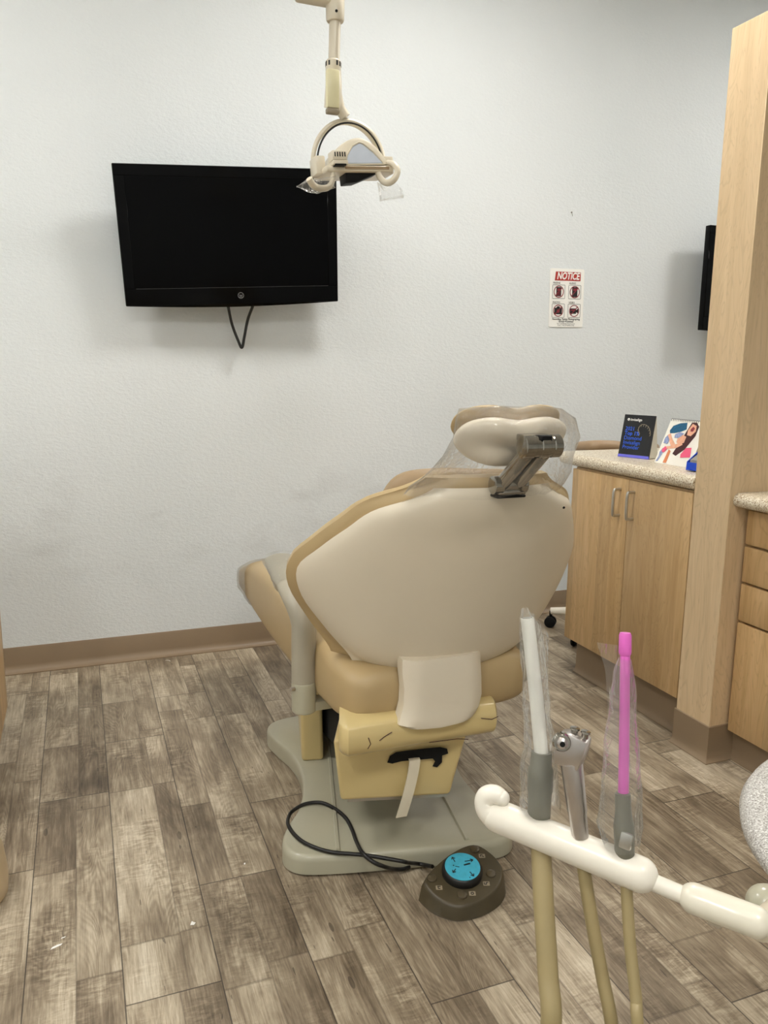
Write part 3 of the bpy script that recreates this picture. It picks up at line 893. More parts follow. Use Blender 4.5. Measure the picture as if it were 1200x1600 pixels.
obj('reflector', xz_prism([(-.036, .008), (-.030, .028), (-.014, .049), (.004, .058), (.014, .055), (.040, .036), (.066, .010)], -.0585, -.054, .002, HM, 1), 'lens', dlt)
obj('reflector_trim', MB().tube([HM @ V(x, -.057, z) for x, z in [(-.037, .006), (-.031, .029), (-.015, .051), (.004, .060), (.015, .057), (.042, .037), (.069, .008), (-.037, .006)]], .0022, 6), 'cream', dlt)
obj('head_tray', MB().box((-.092, -.062, -.012), (.092, .055, .004), .006, 3, HM), 'cream', dlt)
obj('tray_strip', MB().box((-.040, -.064, -.006), (.080, -.061, .001), .0005, 1, HM), 'uphol_dark', dlt)
obj('vent_box', MB().box((-.078, -.080, .012), (-.038, -.040, .036), .004, 2, HM).box((-.076, -.078, .002), (-.036, -.04, .014), .003, 2, HM), 'cream', dlt)
vt = MB()
for k in range(5):
    vt.box((-.072 + .0065 * k, -.0808, .020), (-.0692 + .0065 * k, -.079, .031), 0, 1, HM)
vt.box((-.072, -.0795, -.001), (-.042, -.055, .004), .001, 1, HM)
obj('vent_slot', vt, 'black_matte', dlt)
obj('sensor_box', MB().add([HM @ V(*p) for p in [(-.036, -.045, -.036), (-.006, -.045, -.034), (-.006, .0, -.034), (-.036, .0, -.036), (-.036, -.050, -.010), (.060, -.050, -.010), (.060, .005, -.010), (-.036, .005, -.010)]],
                           [(0, 3, 2, 1), (4, 5, 6, 7), (0, 1, 5, 4), (1, 2, 6, 5), (2, 3, 7, 6), (3, 0, 4, 7)], .002), 'black_matte', dlt)
for s in (-1, 1):
    obj('pivot_block', MB().box((s * .094 - .013, -.030, -.010), (s * .094 + .013, .028, .034), .004, 2, HM), 'cream', dlt)
def c_handle(pts):
    return obj('grab_handle', MB().tube(smooth_path(pts, 6), .0085, 12, True, 0.8), 'cream', dlt)
h1 = c_handle([(0.6389, 2.0500, 1.7736), (0.6341, 2.0400, 1.7527), (0.6191, 2.0300, 1.7356), (0.5943, 2.0200, 1.7300), (0.5748, 2.0100, 1.7340), (0.5622, 2.0000, 1.7458)])
h2 = c_handle([(0.7608, 2.0500, 1.7910), (0.7661, 2.0400, 1.7722), (0.7785, 2.0300, 1.7603), (0.7941, 2.0200, 1.7675), (0.8045, 2.0200, 1.7887), (0.7992, 2.0300, 1.8076), (0.7891, 2.0500, 1.8157)])
for hnd, pts in ((h1, [(0.5365, 2.0200, 1.7296), (0.5793, 2.0200, 1.7287), (0.6360, 2.0300, 1.7509)]), (h2, [(0.7572, 2.0300, 1.7615), (0.7856, 2.0200, 1.7370), (0.8216, 2.0200, 1.7242)])):
    p0, p1, p2 = [V(p) for p in pts]
    sv = MB()
    if hnd is h1:
        quad = [[p0, p0 + V(.004, 0, .003)], [p1 + V(-.012, 0, -.012), p1 + V(-.02, 0, .018)], [p1 + V(.01, 0, -.012), p1 + V(.0, 0, .020)], [p2 + V(.004, 0, -.014), p2 + V(.004, 0, .014)]]
    else:
        quad = [[p0 + V(-.004, 0, 0), p0 + V(.05, 0, .0)], [p1 + V(-.032, 0, .0), p1 + V(.034, 0, .006)], [p1 + V(-.03, 0, -.024), p1 + V(.038, 0, -.012)], [p2 + V(-.052, 0, -.006), p2 + V(.004, 0, .008)]]
    rings = []
    for a, b in quad:
        m_ = (a + b) / 2
        d_ = (b - a) / 2
        rings.append([m_ + d_ * math.cos(q) + V(0, .011, 0) * math.sin(q) for q in [2 * PI * j / 20 for j in range(20)]])
    sv.loft(rings, False, False)
    obj('plastic_sleeve', crumple(sv, .002, 60, 3), 'film_thin', hnd)

# ------------------------------------------------------------------ dental chair
ch = thing('dental_chair', (0.80, 2.15, 0), 'tan and white reclining dental chair in the middle of the floor', 'dental chair')
AZ = math.radians(12)
bf, br_ = V(math.sin(AZ), math.cos(AZ), 0), V(math.cos(AZ), -math.sin(AZ), 0)
BC = V(0.733, 1.735, 0)           # rear middle of the base
def base_pt(s, t, z=0.0):
    return BC + br_ * s + bf * t + V(0, 0, z)
half = smooth_path([(.0, -.022, 0), (.16, -.020, 0), (.262, -.010, 0), (.304, .022, 0), (.314, .07, 0), (.300, .13, 0), (.266, .21, 0), (.246, .32, 0), (.248, .44, 0), (.272, .54, 0), (.318, .64, 0), (.345, .72, 0), (.330, .79, 0), (.25, .83, 0), (.12, .85, 0), (0, .855, 0)], 6)
right = [(p.x, p.y) for p in half]
outline = right + [(-x, y) for x, y in reversed(right[1:-1])]
n = len(outline)
rings = []
ctr = (0, .42)
for z, k in ((0.004, .985), (0.006, 1.0), (0.040, 1.0), (0.050, .992), (0.056, .975), (0.058, .955)):
    rings.append([base_pt(ctr[0] + (x - ctr[0]) * (k + (1 - k) * .2), ctr[1] + (y - ctr[1]) * (k + (1 - k) * .3), z) for x, y in outline])
obj('base_plate', MB().loft(rings), 'base', ch)
pan = MB()
for s in (-1, 1):
    pan.add([tuple(base_pt(s * x, t, z)) for x, t, z in [(.165, .0, .058), (.178, .0, .058), (.150, .62, .058), (.137, .62, .058), (.168, .0, .064), (.175, .0, .064), (.147, .62, .064), (.140, .62, .064)]],
            [(0, 3, 2, 1), (4, 5, 6, 7), (0, 1, 5, 4), (1, 2, 6, 5), (2, 3, 7, 6), (3, 0, 4, 7)])
obj('base_rib', pan, 'base', ch)
# lift column and covers
lift = MB()
lift.hexa([(.600, 2.26, .056), (.668, 2.245, .056), (.745, 2.58, .056), (.675, 2.59, .056), (.595, 2.26, .40), (.662, 2.245, .40), (.745, 2.58, .40), (.675, 2.59, .40)], .012, 3)
obj('lift_column', lift, 'yellow', ch)
obj('gap_shade_block', MB().hexa([(.655, 1.98, .20), (.86, 1.90, .20), (1.0, 2.45, .06), (.71, 2.50, .06), (.655, 1.93, .38), (.87, 1.90, .38), (1.0, 2.45, .38), (.69, 2.50, .38)], .004, 1), 'void', ch)  # solid dark block painting the shade of the gap beside the lift column
cov = MB()
zt, zb = .365, .195
cov.hexa([(.572, 1.774, zb), (.850, 1.705, zb), (.905, 1.94, zb), (.655, 1.985, zb), (.553, 1.776, zt), (.897, 1.706, zt), (.945, 1.94, zt), (.645, 1.985, zt)], .010, 3)
cv = obj('rear_cover', cov, 'yellow', ch)
obj('cover_lip', MB().hexa([(.592, 1.776, zb - .007), (.848, 1.712, zb - .007), (.90, 1.95, zb - .007), (.64, 2.01, zb - .007), (.592, 1.776, zb + .001), (.848, 1.712, zb + .001), (.90, 1.95, zb + .001), (.64, 2.01, zb + .001)]), 'steel', ch)
# torn opening in the rear cover: flat dark patch paints the shade inside
q0, q1 = V(.572, 1.774, zb), V(.850, 1.705, zb)
q2 = V(.553, 1.776, zt)
KF = Frame(q0, q1 - q0, q2 - q0)
def on_cover(px, py):
    """pixel-free local sketch: px along the cover 0..1, py up 0..1"""
    return (px * (q1 - q0).length * 1.08 - .004, py * (zt - zb))
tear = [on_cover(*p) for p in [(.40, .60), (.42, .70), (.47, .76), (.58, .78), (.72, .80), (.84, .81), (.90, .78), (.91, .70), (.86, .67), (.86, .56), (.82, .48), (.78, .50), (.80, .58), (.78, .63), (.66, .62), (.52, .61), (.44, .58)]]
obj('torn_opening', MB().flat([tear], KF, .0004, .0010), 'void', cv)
s0 = V(KF.p(*on_cover(.62, .66), .003))
strap_pts = [s0 + V(0, .0, 0), s0 + V(-.002, -.010, -.006), s0 + V(-.010, -.016, -.04), s0 + V(-.024, -.020, -.09), s0 + V(-.040, -.018, -.146)]
sm = MB()
rings = []
for p in smooth_path(strap_pts, 4):
    rings.append([p + V(.0145 * a_, 0, 0) + V(0, b_, 0) for a_, b_ in ((-1, -.001), (1, -.0025), (1, .0005), (-1, .002))])
sm.loft(rings)
obj('hanging_strap', sm, 'strap', cv)
# rounded yellow carriage under the seat
prof_r = [(p.x, p.y) for p in smooth_path([(2.12, .372, 0), (1.90, .368, 0), (1.74, .362, 0), (1.685, .366, 0), (1.655, .384, 0), (1.646, .410, 0), (1.652, .440, 0), (1.675, .458, 0), (1.75, .468, 0), (1.92, .470, 0), (2.12, .470, 0)], 4)]
rl = MB()
rings = []
for x, k in ((.538, .88), (.542, .95), (.552, 1.0), (.945, 1.0), (.953, .96), (.957, .90)):
    rings.append([V(x + (.05 if x > .7 else .30) * (y - 1.65), 1.9 + (y - 1.9) * (k if y < 1.9 else 1), .418 + (z - .418) * k) for y, z in prof_r])
rl.loft(rings)
car = obj('carriage_cover', rl, 'yellow', ch)
for pts in ([(.60, 1.6445, .425), (.606, 1.6450, .408), (.600, 1.648, .395)], [(.66, 1.6445, .43), (.64, 1.6440, .421), (.628, 1.6445, .413)], [(.90, 1.6445, .428), (.93, 1.6440, .420), (.95, 1.647, .424)], [(.76, 1.647, .385), (.84, 1.650, .380), (.87, 1.653, .372)]):
    obj('crack', MB().tube([(x, y, z) for x, y, z in pts], .0010, 5), 'hair', car)
# seat and leg rest
def srect(xc, hw, z0, z1, y, n=40, e=5.0, ytop=0.0):
    zc, hz = (z0 + z1) / 2, (z1 - z0) / 2
    out = []
    for k in range(n):
        q = 2 * PI * k / n
        c, s = math.cos(q), math.sin(q)
        out.append(V(xc + hw * math.copysign(abs(c) ** (2 / e), c), y, zc + hz * math.copysign(abs(s) ** (2 / e), s)))
    return out
SK = dict(Y=[1.690, 1.696, 1.712, 1.745, 1.80, 1.90, 2.10, 2.35, 2.55, 2.75, 2.92, 3.05, 3.12, 3.135],
          HW=[.200, .226, .244, .256, .264, .268, .270, .272, .272, .272, .268, .262, .24, .20],
          Z0=[.462, .440, .426, .414, .405, .396, .380, .372, .372, .384, .400, .406, .418, .43],
          Z1=[.528, .552, .564, .574, .582, .592, .606, .618, .616, .598, .560, .514, .484, .468])
SXC = 0.820
rings = []
for k in range(70):
    y = 1.690 + (3.135 - 1.690) * (k / 69) if 4 < k else 1.690 + .012 * k
    rings.append(srect(SXC, interp(SK['Y'], SK['HW'], y), interp(SK['Y'], SK['Z0'], y), interp(SK['Y'], SK['Z1'], y), y))
obj('seat', MB().loft(rings), 'uphol', ch)
rings = []
for k in range(16):
    y = 2.84 + .305 * k / 15
    yy = min(y, 3.13)
    rings.append(srect(SXC, interp(SK['Y'], SK['HW'], yy) + .008, interp(SK['Y'], SK['Z0'], yy) - .006, interp(SK['Y'], SK['Z1'], yy) + .008, y))
obj('foot_cover', crumple(MB().loft(rings, False, True), .003, 22), 'film', ch)
# hinge plate
hp = MB()
rings = []
for z, xl, xr, yb in ((.602, .692, .900, 1.640), (.575, .690, .900, 1.636), (.53, .694, .902, 1.632), (.49, .692, .903, 1.630), (.462, .684, .896, 1.628), (.444, .678, .884, 1.624), (.436, .690, .872, 1.626), (.433, .72, .85, 1.640)):
    pts = []
    for k in range(13):
        f = k / 12
        x = xl + (xr - xl) * f
        e = abs(2 * f - 1) ** 6
        pts.append(V(x, yb + .022 * e, z + .006 * (1 - abs(2 * f - 1)) * (-1 if z < .47 else 0)))
    pts += [V(xr, yb + .055, z), V(xl, yb + .055, z)]
    rings.append(pts)
hp.loft(rings)
obj('hinge_plate', hp, 'shell', ch)

# backrest: one outline serves the rear shell and the cushion in front of it
az, RC, CV, BH = 0.017, 0.42, 1.145, 0.540
BB = V(0.841, 1.682, 0.530)
bF, bR = V(math.sin(az), math.cos(az), 0), V(math.cos(az), -math.sin(az), 0)
bU = V(0, 0, math.cos(RC)) - bF * math.sin(RC)
bN = V(0, 0, math.sin(RC)) + bF * math.cos(RC)
WT = [i / 7 for i in range(8)]
WW = [.240, .305, .364, .378, .340, .294, .244, .140]
def back_pt(s, t, d=0.0):
    """s metres across, t 0..1 up, d metres towards the sitter"""
    return BB + bU * (t * BH) + bR * s + bN * (CV * s * s + d)
def dish(grow, d0, edge, nu=36, nv=36, p=9.0, t0=0.0, t1=1.0, low=0.0):
    """rear-facing dish, its rim turned forward by `edge`"""
    g = []
    for j in range(nv + 1):
        row = []
        t = t0 + (t1 - t0) * j / nv
        for i in range(nu + 1):
            a = -1 + 2 * i / nu
            # squeeze samples to the rim
            a = math.copysign(1 - (1 - abs(a)) ** 1.4, a)
            b = -1 + 2 * j / nv
            b = math.copysign(1 - (1 - abs(b)) ** 1.4, b)
            tt = t0 + (t1 - t0) * (b + 1) / 2
            w = interp(WT, WW, tt) + grow + low * max(0.0, 1 - tt / .42) ** 0.8
            m = min(1.0, (abs(a) ** p + abs(b) ** p) ** (1 / p))
            d = edge * (1 - math.sqrt(max(0.0, 1 - m ** 5)))
            arch = .034 * (a * w / .2) ** 2 * max(0.0, (tt - .6) / .4) ** 2
            row.append(back_pt(a * w, tt - arch + grow / BH * b, d0 + d))
        g.append(row)
    return g
def grid_faces(g, off=0):
    nv, nu = len(g) - 1, len(g[0]) - 1
    W_ = nu + 1
    return [(off + j * W_ + i, off + j * W_ + i + 1, off + (j + 1) * W_ + i + 1, off + (j + 1) * W_ + i) for j in range(nv) for i in range(nu)]
def closed_pad(rear, front):
    nv, nu = len(rear) - 1, len(rear[0]) - 1
    W_ = nu + 1
    v = [tuple(p) for r in rear for p in r] + [tuple(p) for r in front for p in r]
    o = W_ * (nv + 1)
    f = grid_faces(rear) + [tuple(reversed(q)) for q in grid_faces(front, o)]
    rim = [i for i in range(W_)] + [j * W_ + nu for j in range(1, nv + 1)] + [nv * W_ + i for i in range(nu - 1, -1, -1)] + [j * W_ for j in range(nv - 1, 0, -1)]
    for k in range(len(rim)):
        a, b = rim[k], rim[(k + 1) % len(rim)]
        f.append((a, b, o + b, o + a))
    return MB().add(v, f)
obj('back_shell', closed_pad(dish(0.0, 0.0, .034), dish(-.006, .012, .030)), 'shell', ch)
fr_g = dish(.006, .118, -.040, p=6.0, low=.03)
bk_g = dish(.010, .030, .030, p=6.0, low=.03)
obj('back_cushion', closed_pad(bk_g, fr_g), 'uphol', ch)
obj('shoulder_roll', MB().tube(smooth_path([back_pt(-.185, .77, .125), back_pt(-.16, .865, .137), back_pt(-.09, .905, .14), back_pt(0, .91, .137), back_pt(.08, .90, .13), back_pt(.15, .87, .12)], 6), [.012] + [.030] * 29 + [.012], 14), 'uphol_dark', ch)
obj('shell_screw', MB().lathe(tuple(back_pt(.19, .875, -.001)), -bN, [(0, .003), (.002, .003)], 8), 'black_matte', ch)

# arm rests: collar on the seat side, post, forward bent paddle
def armrest(x, k):
    ar_ = obj('armrest', MB().tube(smooth_path([(x, 1.955, .452), (x, 1.953, .56), (x + .002 * k, 1.962, .630), (x, 2.005, .674), (x, 2.10, .708), (x, 2.215, .730)], 6),
                                  [.029 - .006 * max(0, (i - 10) / 20) for i in range(31)], 18, True, [1.15 + .85 * max(0, min(1, (i - 10) / 14)) for i in range(31)], side=(0, 1, 0)), 'arm', ch)
    obj('arm_collar', MB().lathe((x, 1.955, .372), (0, 0, 1), [(0, .030), (.003, .0335), (.080, .0335), (.084, .0325)], 24).box((min(x, x + .10 * k), 1.935, .374), (max(x, x + .10 * k), 1.985, .400), .004, 2), 'base', ch)
    obj('arm_pad_cover', crumple(MB().tube(smooth_path([(x, 2.06, .695), (x, 2.11, .7115), (x, 2.225, .732)], 6), [.0285] * 7 + [.0275] * 6, 18, True, 1.85, side=(0, 1, 0)), .0022, 90), 'film', ar_)
    obj('collar_knob', MB().lathe((x - .030 * k, 1.94, .445), (-k, -.3, 0), [(0, .006), (.012, .006), (.014, .003)], 10), 'satin', ch)
armrest(.527, 1)
armrest(1.183, -1)

# head rest with double link
lk = MB()
pv0, pv1 = V(.852, 1.470, 1.046), V(.864, 1.372, 1.137)
def rod(a, b, r, n=12):
    return MB().tube([a, b], r, n)
link = thing  # (no separate thing: the link is part of the chair)
lm_ = MB()
ax = V(1, 0.0, 0)
for s in (-.019, .020):
    lm_.tube([pv0 + ax * s, pv1 + ax * s], .0158, 16)
lm_.lathe(pv0 - ax * .042, ax, [(0, .014), (.002, .0195), (.022, .0195), (.024, .016), (.062, .016), (.064, .0195), (.080, .0195), (.082, .014)], 28)
lm_.lathe(pv1 - ax * .044, ax, [(0, .018), (.002, .0235), (.024, .0235), (.0255, .0215), (.037, .0215), (.0385, .0235), (.056, .0235), (.0575, .0215), (.066, .0215), (.0675, .0235), (.084, .0235), (.086, .017)], 28)
lm_.box((pv0.x - .030, pv0.y - .012, pv0.z - .022), (pv0.x + .036, pv0.y + .050, pv0.z - .008), .003, 2)
lm_.box((pv1.x - .028, pv1.y + .005, pv1.z + .008), (pv1.x + .036, pv1.y + .05, pv1.z + .022), .003, 2)
obj('headrest_link', lm_, 'chrome', ch)
obj('link_recess_shade', MB().box((pv1.x - .010, pv1.y - .019, pv1.z + .010), (pv1.x + .016, pv1.y + .008, pv1.z + .0232), .002, 1), 'black_matte', ch)  # black box painted in as shadow of the upper pivot recess
obj('link_gap_shade', MB().tube([pv0 + ax * .0005 + V(0, .004, .004), pv1 + ax * .0005 + V(0, .004, .004)], .0075, 8), 'black_matte', ch)  # black bar standing in for the shadow between the two rods
obj('link_foot_shade', MB().box((pv0.x - .036, pv0.y - .016, pv0.z - .027), (pv0.x + .034, pv0.y + .040, pv0.z - .021), .002, 1), 'black_matte', ch)  # black plate added as the shadow under the lower pivot
# head rest shell and cushion: wing shaped pads
HC = V(.853, 1.462, 1.139)
ht = math.radians(38)
hU = V(0, -math.sin(ht), math.cos(ht))
hN = V(0, math.cos(ht), math.sin(ht))
hR = V(1, -.06, .0)
def head_pad(d0, d1, hw, hh, bulge, e=2.3, zc=0.0, xc=0.0, nu=40):
    rings = []
    for k in range(13):
        q = -PI / 2 + PI * k / 12
        s = max(.04, math.cos(q)) ** 0.55
        d = (d0 + d1) / 2 + (d1 - d0) / 2 * math.sin(q)
        ring = []
        for i in range(nu):
            a = 2 * PI * i / nu
            c, sn = math.cos(a), math.sin(a)
            x = hw * math.copysign(abs(c) ** (2 / e), c)
            y = hh * math.copysign(abs(sn) ** (2 / e), sn)
            if y > 0:
                y *= 1 - .22 * math.exp(-(x / .045) ** 2)      # dip in the middle of the top edge
            else:
                y *= 1 - .30 * (abs(x) / hw) ** 2 - .12 * (x / hw)
            ring.append(HC + V(xc, 0, zc) + hR * (x * s) + hU * (y * s) + hN * (d + bulge * (x / hw) ** 2))
        rings.append(ring)
    return MB().loft(rings)
obj('headrest_shell', head_pad(-.026, .026, .128, .066, .016), 'shell', ch)
obj('headrest_cushion', head_pad(.022, .060, .126, .064, .016, zc=.002, xc=.006), 'uphol', ch)
bag = MB()
rings = []
for z, rx, ry, cx_, cy_ in ((1.030, .185, .085, .805, 1.50), (1.045, .178, .088, .812, 1.49), (1.075, .158, .09, .832, 1.475), (1.11, .146, .09, .852, 1.467), (1.15, .142, .088, .862, 1.462), (1.185, .136, .078, .860, 1.468), (1.203, .118, .060, .858, 1.475), (1.209, .06, .03, .858, 1.475)):
    rings.append([V(cx_ + rx * math.copysign(abs(math.cos(2 * PI * k / 48)) ** .8, math.cos(2 * PI * k / 48)), cy_ + ry * math.sin(2 * PI * k / 48), z) for k in range(48)])
bag.loft(rings, False, True)
obj('headrest_bag', crumple(crumple(bag, .010, 16, 1), .006, 48, 5), 'film', ch)

# ------------------------------------------------------------------ foot control
fc = thing('foot_control', (0.835, 1.58, 0), 'dark olive foot control with a turquoise disc on the floor behind the chair', 'foot control')
PTS = [(0.7260, 1.5911, 0.0500), (0.7560, 1.6163, 0.0560), (0.8198, 1.6471, 0.0660), (0.8773, 1.6604, 0.0720), (0.9099, 1.6515, 0.0720), (0.9305, 1.6097, 0.0660), (0.9328, 1.5703, 0.0600), (0.9161, 1.5368, 0.0540), (0.8816, 1.5092, 0.0460), (0.8324, 1.4949, 0.0390), (0.7858, 1.4967, 0.0360), (0.7572, 1.5141, 0.0380), (0.7344, 1.5487, 0.0420)]
ol = smooth_path(PTS + [PTS[0]], 5)[:-1]
A_ = [(0.7858, 1.4967, 0.0360), (0.9099, 1.6515, 0.0720), (0.7260, 1.5911, 0.0500)]
tn = (V(A_[1]) - V(A_[0])).cross(V(A_[2]) - V(A_[0])).normalized()
if tn.z < 0: tn = -tn
def plane_pt(px):
    """drop a point on the tilted top plane"""
    p = V(px)
    return p + V(0, 0, (V(A_[0]) - p).dot(tn) / tn.z)
ol = [plane_pt(p) for p in ol]
pc = sum(ol, V(0, 0, 0)) / len(ol)
rings = []
for k, zf in ((1.10, 0.0), (1.09, .06), (1.03, .80), (1.0, .93), (.97, .985), (.93, 1.0)):
    rings.append([V(pc.x + (p.x - pc.x) * k, pc.y + (p.y - pc.y) * k, max(.0015, (p.z if zf < .99 else plane_pt((pc.x + (p.x - pc.x) * k, pc.y + (p.y - pc.y) * k, 0)).z) * zf)) for p in ol])
obj('housing', MB().loft(rings), 'pedal', fc)
d0_ = V((0.8286, 1.5840, 0.0580))
u0_ = V(1, -.35, 0) - tn * (V(1, -.35, 0).dot(tn))
TF = Frame(d0_, u0_, tn.cross(u0_))
dc = plane_pt(d0_)
TF.o = dc
obj('disc_rim', MB().lathe(dc - tn * .004, tn, [(0, .050), (.006, .051), (.018, .050), (.023, .046), (.024, .044)], 40), 'black_rubber', fc)
TF.o = dc + tn * .0202
dk = obj('disc_plate', MB().lathe(dc + tn * .0175, tn, [(0, .0440), (.0035, .0438), (.0038, 0.0)], 40), 'teal_disc', fc)
TF2 = Frame(dc + tn * .0213, TF.u, TF.v)
for x, y, ang, ln in ((-.020, .022, 110, .016), (.018, .018, 12, .022), (-.022, -.014, 235, .014), (.020, -.024, 300, .016)):
    q = math.radians(ang)
    hx, hy = x + ln / 2 * math.cos(q), y + ln / 2 * math.sin(q)
    aw = MB().flat([stroke(x - ln / 2 * math.cos(q), y - ln / 2 * math.sin(q), hx, hy, .0022)], TF2, 0)
    for s in (145, -145):
        aw.flat([stroke(hx, hy, hx + .008 * math.cos(q + math.radians(s)), hy + .008 * math.sin(q + math.radians(s)), .0022)], TF2, .0001)
    obj('arrow_marking', aw, 'black_print', dk)
for poly in (stroke(.004, .004, .020, .009, .004), stroke(-.018, .000, -.008, -.002, .0018), circle(-.022, .003, .0018, 8), circle(.014, -.035, .0015, 8)):
    obj('dash_marking', MB().flat([poly], TF2, 0), 'black_print', dk)
for (a, b_, s) in (((0.8931, 1.6404, 0.0680), (0.9004, 1.6153, 0.0640), 'M'), ((0.8946, 1.5564, 0.0550), (0.8703, 1.5343, 0.0510), 'S'), ((0.7986, 1.5227, 0.0420), (0.8244, 1.5194, 0.0430), 'O'), ((0.7507, 1.5926, 0.0500), (0.7557, 1.5618, 0.0450), 'L')):
    p = plane_pt(a)
    btn = obj('button', MB().lathe(p - tn * .002, tn, [(0, .0125), (.0035, .0125), (.006, .0112), (.0072, .007), (.0075, 0)], 20), 'pedal_btn', fc)
    p2 = plane_pt(b_)
    IF = Frame(p2 + tn * .0003, TF.u, TF.v)
    obj('symbol_plate', MB().flat([rrect(-.008, -.0065, .008, .0065, .0015)], IF, 0), 'icon', fc)
    gm = MB()
    if s == 'O':
        gm.flat(ring_polys(0, 0, .0022, .0042, 14), IF, .0006)
    elif s == 'S':
        gm.flat([stroke(-.005, .003, -.005, -.003, .002), stroke(-.005, -.003, .000, -.003, .002), stroke(0, -.003, 0, .003, .002), stroke(0, .003, .005, .003, .002)], IF, .0006)
    elif s == 'M':
        gm.flat([stroke(-.004, .003, .002, .003, .002), stroke(-.004, .003, -.004, -.003, .002), stroke(-.001, -.001, .005, -.003, .002)], IF, .0006)
    else:
        gm.flat([stroke(-.004, .0035, .004, .0035, .002), stroke(-.002, .003, -.002, -.003, .002), stroke(-.002, -.003, .003, -.003, .002)], IF, .0006)
    obj('symbol', gm, 'black_print', fc)
cpts = [(0.7857, 1.6649, 0.0300), (0.7635, 1.6999, 0.0200), (0.7215, 1.6740, 0.0500), (0.6951, 1.6702, 0.0640), (0.6181, 1.7238, 0.0640), (0.5407, 1.7663, 0.0640), (0.4957, 1.8181, 0.0640), (0.4761, 1.8680, 0.0640), (0.4726, 1.9302, 0.0600), (0.4887, 1.9798, 0.0550), (0.5083, 1.9986, 0.0580), (0.5424, 2.0073, 0.0640), (0.5855, 1.9989, 0.0640), (0.6126, 1.9572, 0.0640), (0.6280, 1.9002, 0.0640), (0.6269, 1.8416, 0.0640), (0.6191, 1.7820, 0.0660), (0.6136, 1.7210, 0.0740), (0.6294, 1.6882, 0.0660), (0.6577, 1.6805, 0.0500), (0.6957, 1.7049, 0.0180), (0.7219, 1.7077, 0.0100), (0.7417, 1.7119, 0.0100)]
obj('control_cable', MB().tube(smooth_path(cpts, 6), .0052, 10), 'black_rubber', fc)

# ------------------------------------------------------------------ instrument holder in the foreground
ha, hb = V((0.3222, 0.5524, 0.9063)), V((0.3986, 0.4574, 0.8940))
hax = (hb - ha).normalized()
R_H = .0140
ho = thing('instrument_holder', (ha + hb) / 2 - V(0, 0, R_H), 'white plastic bar holding three dental instruments on a swing arm', 'instrument holder')
bar = MB().capsule(ha, hb, R_H, 28)
up = V(0, 0, 1)
lf = (up - hax * up.dot(hax)).normalized()
hk = smooth_path([ha + hax * .006, ha - hax * .004 + lf * .001, ha - hax * .0105 + lf * .006, ha - hax * .0115 + lf * .0135, ha - hax * .0055 + lf * .0185, ha + hax * .001 + lf * .0180], 6)
bar.tube(hk, [.0138 - .0068 * (i / 30) ** 1.2 for i in range(31)], 20)
bar.sphere(hk[-1], .0070)
obj('bar', bar, 'ivory', ho)
sa, sb_ = V((0.4019, 0.4534, 0.8913)), V((0.4197, 0.4327, 0.8874))
obj('shaft', MB().tube([sa, sb_], .0068, 18), 'ivory', ho)
e0, e1 = V((0.4190, 0.4341, 0.8878)), V((0.4519, 0.3916, 0.8852))
obj('arm_tube', MB().capsule(e0 + (e1 - e0).normalized() * .0105, e1, .0118, 24), 'warm_ivory', ho)
obj('arm_clip', MB().box((-.005, -.003, -.004), (.005, .003, .002), .001, 2, Frame(e0 + (e1 - e0) * .52 - lf * .0115, hax, lf.cross(hax)).m()), 'steel', ho)
obj('elbow_joint', MB().capsule(V((0.4608, 0.3931, 0.8773)), V((0.5270, 0.4303, 0.8521)), .0108, 20), 'cream', ho)

# speckled delivery table on a post at the right edge
tc_ = V((0.8681, 0.4437, 0.8128))
tr_ = (tc_ - V((0.6230, 0.5381, 0.8131))).length
dt = thing('delivery_table', (tc_.x, tc_.y, 0), 'round grey speckled table at the right edge, next to the instrument holder', 'table')
obj('table_top', MB().lathe(tc_ - V(0, 0, .030), (0, 0, 1), [(0, tr_ - .02), (.003, tr_ - .008), (.010, tr_ - .001), (.018, tr_), (.026, tr_ - .004), (.030, tr_ - .012), (.0302, 0)], 96), 'grey_speckle', dt)
obj('support_arm', MB().capsule(V((0.5747, 0.4889, 0.8006)), tc_ - V(0, 0, .085), .0175, 24), 'base', dt)
obj('post', MB().tube([(tc_.x, tc_.y, .04), (tc_.x, tc_.y, tc_.z - .03)], .028, 24), 'cream', dt)
obj('pedestal_foot', MB().lathe((tc_.x, tc_.y, 0), (0, 0, 1), [(0, .20), (.02, .205), (.035, .19), (.05, .06), (.051, 0)], 40), 'cream', dt)

def hose(parent, pts, r):
    return obj('hose', MB().tube(smooth_path(pts, 8), r, 14), 'hose', parent)
def sleeve(parent, pts, n=28, seed=0.0, amp=.0022, sc=55):
    """flattened plastic sleeve along a list of (centre, half width, half depth)"""
    rings = []
    P = [V(p) for p, _, _ in pts]
    for i, (p, a, b) in enumerate(pts):
        d = (P[min(i + 1, len(P) - 1)] - P[max(i - 1, 0)]).normalized()
        s = (hax - d * hax.dot(d)).normalized()
        w = d.cross(s)
        rings.append([V(p) + s * (a * math.cos(2 * PI * k / n)) + w * (b * math.sin(2 * PI * k / n)) for k in range(n)])
    # subdivide between rings for crinkles
    fine = []
    for i in range(len(rings) - 1):
        for q in range(4):
            fine.append([rings[i][k].lerp(rings[i + 1][k], q / 4) for k in range(n)])
    fine.append(rings[-1])
    mb = MB().loft(fine, False, False)
    return obj('plastic_sleeve', crumple(mb, amp, sc, seed), 'film_thin', parent)

